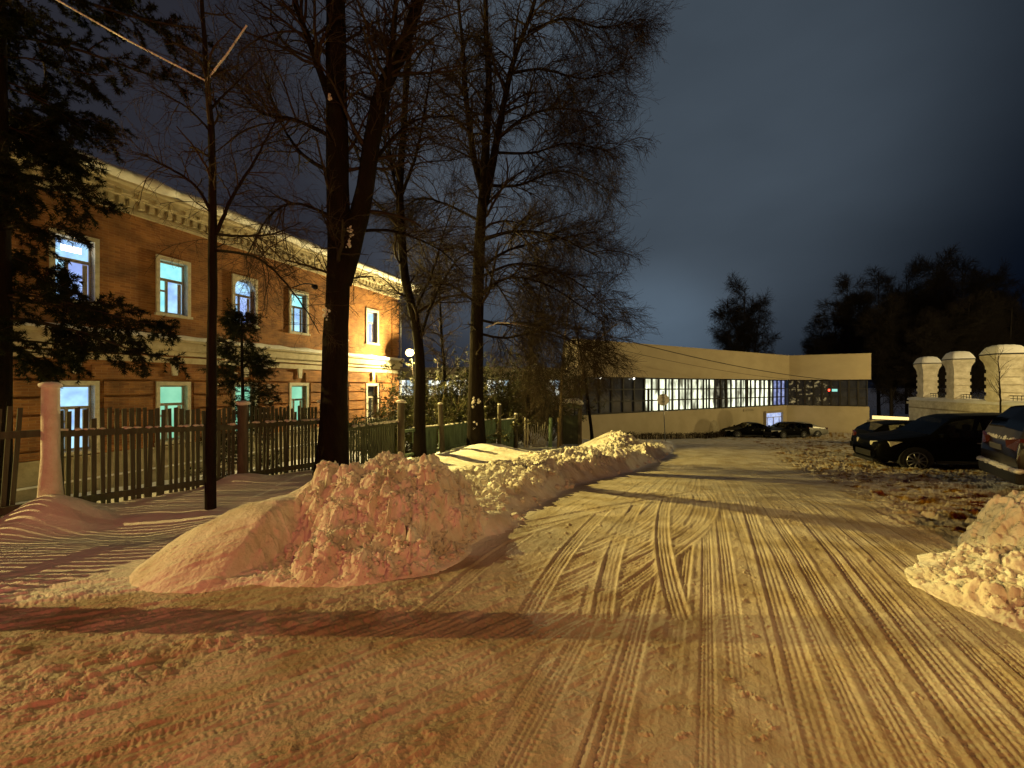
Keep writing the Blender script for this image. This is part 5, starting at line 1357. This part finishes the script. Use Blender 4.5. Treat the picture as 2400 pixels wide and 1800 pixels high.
# ------------------------------------------------------------------ cars
def make_car(name, spec, label, paint, glass='car_glass', group=None):
    """local frame: x from the nose (0) to the tail (L), y across, z up. spec has the side profile."""
    root = thing(name, (0, 0, 0), label, 'car', group)
    Lc, W = spec['L'], spec['W'] / 2
    topx, topz = zip(*spec['top']); belt = spec['belt']; zb = spec.get('sill', .24)
    wx = spec['wheels']; wr = spec['r']
    xs = sorted(set([0, .05, .12, .22, Lc - .05, Lc - .12, Lc] + [round(v, 3) for v in np.arange(.3, Lc - .1, .14)] + [v for w_ in spec['win'] for v in w_[:2]] + list(topx)))
    xs = [v for v in xs if 0 <= v <= Lc]
    rows = []
    bl = lambda x: np.interp(x, [0, Lc * .3, Lc * .7, Lc], [belt - .10, belt - .03, belt, belt + .03])
    for x in xs:
        zt = float(np.interp(x, topx, topz)); b_ = float(bl(x)); w = W * float(np.interp(x, [0, .08, .35, 1.0, Lc - .9, Lc - .2, Lc], [.70, .84, .95, 1, 1, .94, .84]))
        g = max(0, min(1, (zt - b_) / .45)); low = min(b_, zt - .02)
        zc = zb + float(np.interp(x, [0, .3, Lc - .35, Lc], [.06, 0, 0, .10]))
        r_ = [(0, zc), (w * .82, zc), (w * .97, zc + .10), (w, zc + (low - zc) * .45), (w * .995, zc + (low - zc) * .8), (w * .965, low)]
        up = zt - low
        if g > .02: r_ += [(w * (.955 - .00 * g), low + min(.035, up * .2)), (w * (.955 - .19 * g), low + up * (.86 if g > .3 else .7)), (w * (.92 - .24 * g), low + up * .96), (w * .45, zt), (0, zt + .015)]
        else: r_ += [(w * .94, low + up * .25), (w * .90, low + up * .5), (w * .82, low + up * .75), (w * .45, zt), (0, zt + .012)]
        rows.append(r_)
    m_ = len(rows[0]); full = []
    for x, r_ in zip(xs, rows): full.append([(x, -a, c) for a, c in r_[::-1]] + [(x, a, c) for a, c in r_[1:]])
    n = len(full[0]); V = [p for r_ in full for p in r_]
    # index of rows: 0..m_-1 is -y side from roof centre to floor centre, then +y side
    side_q = {m_ - 1 - 7: -1, (m_ - 1) + 6: 1}          # quad between window foot (6) and window head (7)
    top_q = [0, 1, 2, n - 2, n - 3, n - 4]
    body = []; wins = {}
    for i in range(len(xs) - 1):
        xm = (xs[i] + xs[i + 1]) / 2
        for j in range(n - 1):
            q = (i * n + j, i * n + j + 1, (i + 1) * n + j + 1, (i + 1) * n + j); key = None
            for wi, w_ in enumerate(spec['win']):
                if w_[0] < xm < w_[1]:
                    if w_[2] == 'side' and j in side_q: key = (wi, side_q[j])
                    if w_[2] == 'top' and j in (0, 1, n - 2, n - 3): key = (wi, 0)
            if key: wins.setdefault(key, []).append(q)
            else: body.append(q)
    body.append(tuple(range(n))); body.append(tuple(range((len(xs) - 1) * n + n - 1, (len(xs) - 1) * n - 1, -1)))
    o = mesh_obj('body', V, body, M[paint], root, True)
    for (wi, sd), qs in wins.items():
        used = sorted({v for q in qs for v in q}); mp = {v: k for k, v in enumerate(used)}
        nm = 'window' if spec['win'][wi][2] == 'side' else ('windscreen' if spec['win'][wi][0] < Lc / 2 else 'rear_window')
        mesh_obj(nm, [V[v] for v in used], [tuple(mp[v] for v in q) for q in qs], M[spec['win'][wi][3] if len(spec['win'][wi]) > 3 else glass], root, True)
    for x in wx:
        for sd in (-1, 1):
            a = MB(); ys = sd * (W * .965)
            arch = [(x + (wr + .055) * math.cos(t), wr + (wr + .055) * math.sin(t)) for t in np.linspace(-.25, math.pi + .25, 20)]
            a.prism(arch, lambda p, q: (p, sd * (W - .16), q), lambda p, q: (p, sd * (W + .006), q)); a.build('wheel_arch', M['plastic'], root)
            t = MB(); t.tube([(x, sd * (W - .20), wr), (x, sd * (W - .18), wr), (x, sd * (W - .01), wr), (x, sd * (W + .012), wr)], [wr * .9, wr, wr, wr * .9], 26); w_o = t.build('wheel', M['tyre'], root, False)
            r_ = MB(); rr_ = wr * .68
            for k in range(10):
                c = 2 * math.pi * k / 10; r_.tube([(x, sd * (W + .017), wr), (x + rr_ * math.cos(c), sd * (W + .022), wr + rr_ * math.sin(c))], [.032, .018], 5)
            ring = [(x + rr_ * math.cos(2 * math.pi * k / 24), sd * (W + .018), wr + rr_ * math.sin(2 * math.pi * k / 24)) for k in range(25)]
            r_.tube(ring, .016, 5, False); r_.build('rim', M['rim'], w_o, True)
    for sd in (-1, 1):
        def side(x): return W * float(np.interp(x, [0, .08, .35, 1.0, Lc - .9, Lc - .2, Lc], [.70, .84, .95, 1, 1, .94, .84]))
        hz = spec['hl']; h = MB()
        P4 = [(.03, .55, hz - .07), (.03, .55, hz + .06), (.30, .99, hz + .10), (.62, 1.0, hz + .09), (.34, .99, hz - .06)]
        vs = [(x, sd * side(x) * k + sd * .008 * (k > .9), z_) for x, k, z_ in P4]; vs = [(x - .02, y_, z_) for x, y_, z_ in vs]
        h.add(vs + [(x + .06, y_ * .93, z_) for x, y_, z_ in vs], [(0, 1, 2, 4), (2, 3, 4), (5, 9, 7, 6), (7, 9, 8), (0, 4, 9, 5), (0, 5, 6, 1), (1, 6, 7, 2), (2, 7, 8, 3), (3, 8, 9, 4)])
        h.build('headlight', M['headlight'], root)
        tz = spec['tl']; h = MB(); P4 = [(Lc + .01, .55, tz - .07), (Lc + .01, .55, tz + .06), (Lc - .06, .97, tz + .12), (Lc - .34, 1.0, tz + .10), (Lc - .22, .99, tz - .05), (Lc - .02, .9, tz - .12)]
        vs = [(x, sd * side(min(x, Lc)) * k + sd * .008 * (k > .9), z_) for x, k, z_ in P4]
        h.add(vs + [(x - .06, y_ * .93, z_) for x, y_, z_ in vs], [(0, 1, 2, 5), (2, 3, 4, 5), (6, 11, 8, 7), (8, 11, 10, 9), (0, 6, 7, 1), (1, 7, 8, 2), (2, 8, 9, 3), (3, 9, 10, 4), (4, 10, 11, 5), (5, 11, 6, 0)])
        h.build('tail_light', M['tail'], root)
        mx_ = spec['mirror']; h = MB(); h.box(mx_, mx_ + .12, sd * (W * .98), sd * (W * .98 + .18), belt + .01, belt + .14); h.build('mirror', M[paint], root, bevel=.03)
    h = MB(); h.box(-.02, .10, -.45, .45, .42, .62); h.box(-.03, .08, -.6, .6, .26, .36); h.build('grille', M['plastic'], root, bevel=.01)
    h = MB(); h.box(Lc + .002, Lc + .02, -.26, .26, spec['tl'] - .16, spec['tl'] - .05); h.build('number_plate', M['plate'], root)
    h = MB(); h.box(Lc - .16, Lc + .05, -W * .86, W * .86, .34, .56); h.build('rear_bumper', M['plastic' if spec.get('dark_b') else paint], root, bevel=.03)
    for sd in (-1, 1):
        for hx in (spec['win'][0][1] - .22, spec['win'][1][1] - .18):
            h = MB(); h.box(hx, hx + .15, sd * (W * .985), sd * (W * .985 + .035), belt - .17, belt - .14); h.build('door_handle', M['metal'], root, bevel=.006)
        h = MB(); h.box(wx[0] + spec['r'] + .12, wx[1] - spec['r'] - .12, sd * (W * .93), sd * (W * .99), zb - .02, zb + .07); h.build('sill', M['plastic'], root, bevel=.01)
    # seats and steering wheel so that the glass shows an interior
    h = MB()
    for sx_ in (spec['seat'], spec['seat'] + .85):
        for yy in (-.38, .38): h.box(sx_, sx_ + .14, yy - .22, yy + .22, .5, belt + .12); h.box(sx_ + .02, sx_ + .11, yy - .12, yy + .12, belt + .12, belt + .30)
    h.build('seats', M['earth'], root, bevel=.03)
    return root
def place(root, x, y, ax, ay, corner=None):
    """put the car so that the given local point stands at x,y; (ax,ay) = direction nose -> tail"""
    a = math.atan2(ay, ax); c = corner or (0, 0); root.rotation_euler.z = a
    px = x - (c[0] * math.cos(a) - c[1] * math.sin(a)); py = y - (c[0] * math.sin(a) + c[1] * math.cos(a))
    return px, py, a

SUV = dict(L=4.85, W=1.94, sill=.32, belt=1.10, wheels=[.93, 3.75], r=.38, hl=.88, tl=1.06, mirror=1.50, seat=2.10,
           top=[(0, .70), (.06, .92), (.22, 1.02), (1.20, 1.15), (1.38, 1.20), (1.98, 1.66), (2.35, 1.76), (3.7, 1.78), (4.4, 1.72), (4.66, 1.45), (4.80, 1.12), (4.85, .82)],
           win=[(1.82, 2.62, 'side', 'car_glass'), (2.76, 3.5, 'side', 'car_glass_dark'), (3.64, 4.2, 'side', 'car_glass_dark'), (1.38, 1.98, 'top', 'car_glass_dark'), (4.4, 4.72, 'top', 'car_glass_dark')])
WAG = dict(L=4.40, W=1.80, sill=.26, belt=.98, wheels=[.86, 3.45], r=.33, hl=.72, tl=.92, mirror=1.35, seat=1.95,
           top=[(0, .55), (.08, .70), (.25, .80), (1.0, .96), (1.25, 1.02), (1.95, 1.43), (2.4, 1.49), (3.3, 1.48), (3.9, 1.40), (4.2, 1.18), (4.34, .98), (4.40, .72)],
           win=[(1.55, 2.30, 'side'), (2.42, 3.15, 'side'), (3.28, 3.75, 'side'), (1.25, 1.95, 'top'), (3.9, 4.25, 'top')])
SED = dict(L=4.75, W=1.82, sill=.24, belt=.93, wheels=[.88, 3.62], r=.33, hl=.66, tl=.84, mirror=1.5, seat=2.05,
           top=[(0, .50), (.08, .64), (.25, .74), (1.2, .90), (1.45, .96), (2.15, 1.36), (2.6, 1.43), (3.1, 1.40), (3.55, 1.22), (4.0, 1.01), (4.5, .97), (4.70, .90), (4.75, .66)],
           win=[(1.72, 2.45, 'side'), (2.56, 3.25, 'side'), (1.45, 2.15, 'top'), (3.15, 3.95, 'top')])
def car(name, spec, x, y, ax, ay, corner, label, paint, dz=0., **kw):
    r_ = make_car(name, spec, label, paint, **kw); a = math.atan2(ay, ax)
    px, py, a = place(r_, x, y, ax, ay, corner)
    # sit on the ground sampled under the four wheels
    zs = []
    for wx in spec['wheels']:
        for wy in (-.8, .8): zs.append((wx, gz(px + wx * math.cos(a) - wy * math.sin(a), py + wx * math.sin(a) + wy * math.cos(a))))
    zf = sum(z_ for w_, z_ in zs[:2]) / 2; zr = sum(z_ for w_, z_ in zs[2:]) / 2
    pitch = math.atan2(zf - zr, spec['wheels'][1] - spec['wheels'][0])
    r_.location = (px, py, zf + math.sin(pitch) * spec['wheels'][0] - .05 + dz); r_.rotation_euler = (0, pitch, a)
    return r_
for_cars = 'cars parked nose-in beside the road'
W_ = SUV['W'] / 2
suv = car('suv', SUV, 12.75, 12.35, .956, -.292, (.93, -W_), 'black SUV facing left with a pale headlamp, between two darker hatchbacks', 'paint_black', group=for_cars)
# wagon has its tail to the left: nose->tail direction is (-x)
wag = car('parked_car', WAG, 14.0, 15.3, -.94, .342, (4.40, .88), 'black hatchback with a red tail lamp at its left end, behind the black SUV', 'paint_black', group=for_cars)
C3 = dict(SUV); C3['win'] = [(1.95, 2.62, 'side', 'car_glass_dark'), (2.76, 3.5, 'side', 'car_glass_dark'), (3.64, 4.2, 'side', 'car_glass_dark'), (1.45, 2.15, 'top', 'car_glass_dark'), (4.3, 4.72, 'top', 'car_glass_dark')]; C3['dark_b'] = True
C3['L'] = 4.6; C3['top'] = [(a * 4.6 / 4.85, b_) for a, b_ in SUV['top']]; C3['win'] = [(a * 4.6 / 4.85, c * 4.6 / 4.85) + tuple(r_) for a, c, *r_ in SUV['win'][:0] + C3['win']]; C3['wheels'] = [.88, 3.62]
c3 = car('parked_car', C3, 10.15, 8.45, -.82, .57, (4.6, -.80), 'brown hatchback with snow on its rear ledge and bumper, at the right edge', 'paint_brown', group=for_cars)
# snow lying on that car
rg = np.random.default_rng(61); P = []; S = []
for k in range(46):
    q = -1 + 2 * k / 45; P.append((4.58 + .03 * rg.random(), q * .80, .585)); S.append(.055 + .02 * rg.random())
for k in range(40):
    q = -1 + 2 * k / 39; P.append((4.50 - .02 * abs(q), q * .76, 1.10 + .03 * rg.random())); S.append(.06 + .02 * rg.random())
for sd in (-1, 1):
    for k in range(14): q = k / 13; P.append((4.45 - .32 * q, sd * (.76 - .10 * q), 1.12 + .40 * q)); S.append(.05)
for k in range(36): P.append((3.9 + .12 * rg.random(), -.6 + 1.2 * k / 35, 1.68)); S.append(.055)
V2, F2 = lumps(np.array(P), np.array(S), rg, .7, .10); mesh_obj('snow_cover', V2, F2, M['snow'], None, True)
so = bpy.data.objects['snow_cover']; so.parent = c3
FG = 'cars parked before the beige building'
car('sedan', SED, 20.35, 37.0, 1, -.04, (0, -.9), 'dark sedan facing left before the beige wall, leftmost of the three far cars', 'paint_black', group=FG)
car('sedan', WAG, 24.0, 35.6, .93, .30, (0, -.9), 'dark hatchback overlapping the tail of the far dark sedan, middle of the three far cars', 'paint_black', group=FG)
car('sedan', SED, 25.6, 37.6, 1, -.02, (0, -.9), 'light grey sedan, rightmost of the three far cars before the beige wall', 'paint_silver', group=FG)
# car standing just behind the photographer: its tail lamps tint the nearest snow red
rc = car('parked_car', SED, -3.4, -2.0, .15, .99, (4.75, 0), 'dark car with lit tail lamps just behind the photographer', 'paint_black')
for (x_, y_) in ((-3.95, -1.78), (-2.85, -1.80)):
    ld = bpy.data.lights.new('tail_lamp_light', 'POINT'); ld.energy = 125; ld.color = (1, .045, .09); ld.shadow_soft_size = .05
    lo = bpy.data.objects.new('tail_lamp_light', ld); col.objects.link(lo); lo.parent = rc
    lo.matrix_parent_inverse = Matrix.Identity(4)
    wm = Matrix.Translation(rc.location) @ rc.rotation_euler.to_matrix().to_4x4()
    lo.location = wm.inverted() @ Vector((x_, y_, 1.0))

for o_ in list(col.objects):
    if o_.parent is not None and o_.name.split('.')[0] in ('rail_snow', 'snow_patch', 'snow_cover', 'corner_snow', 'roof_snow'):
        o_['kind'] = 'stuff'
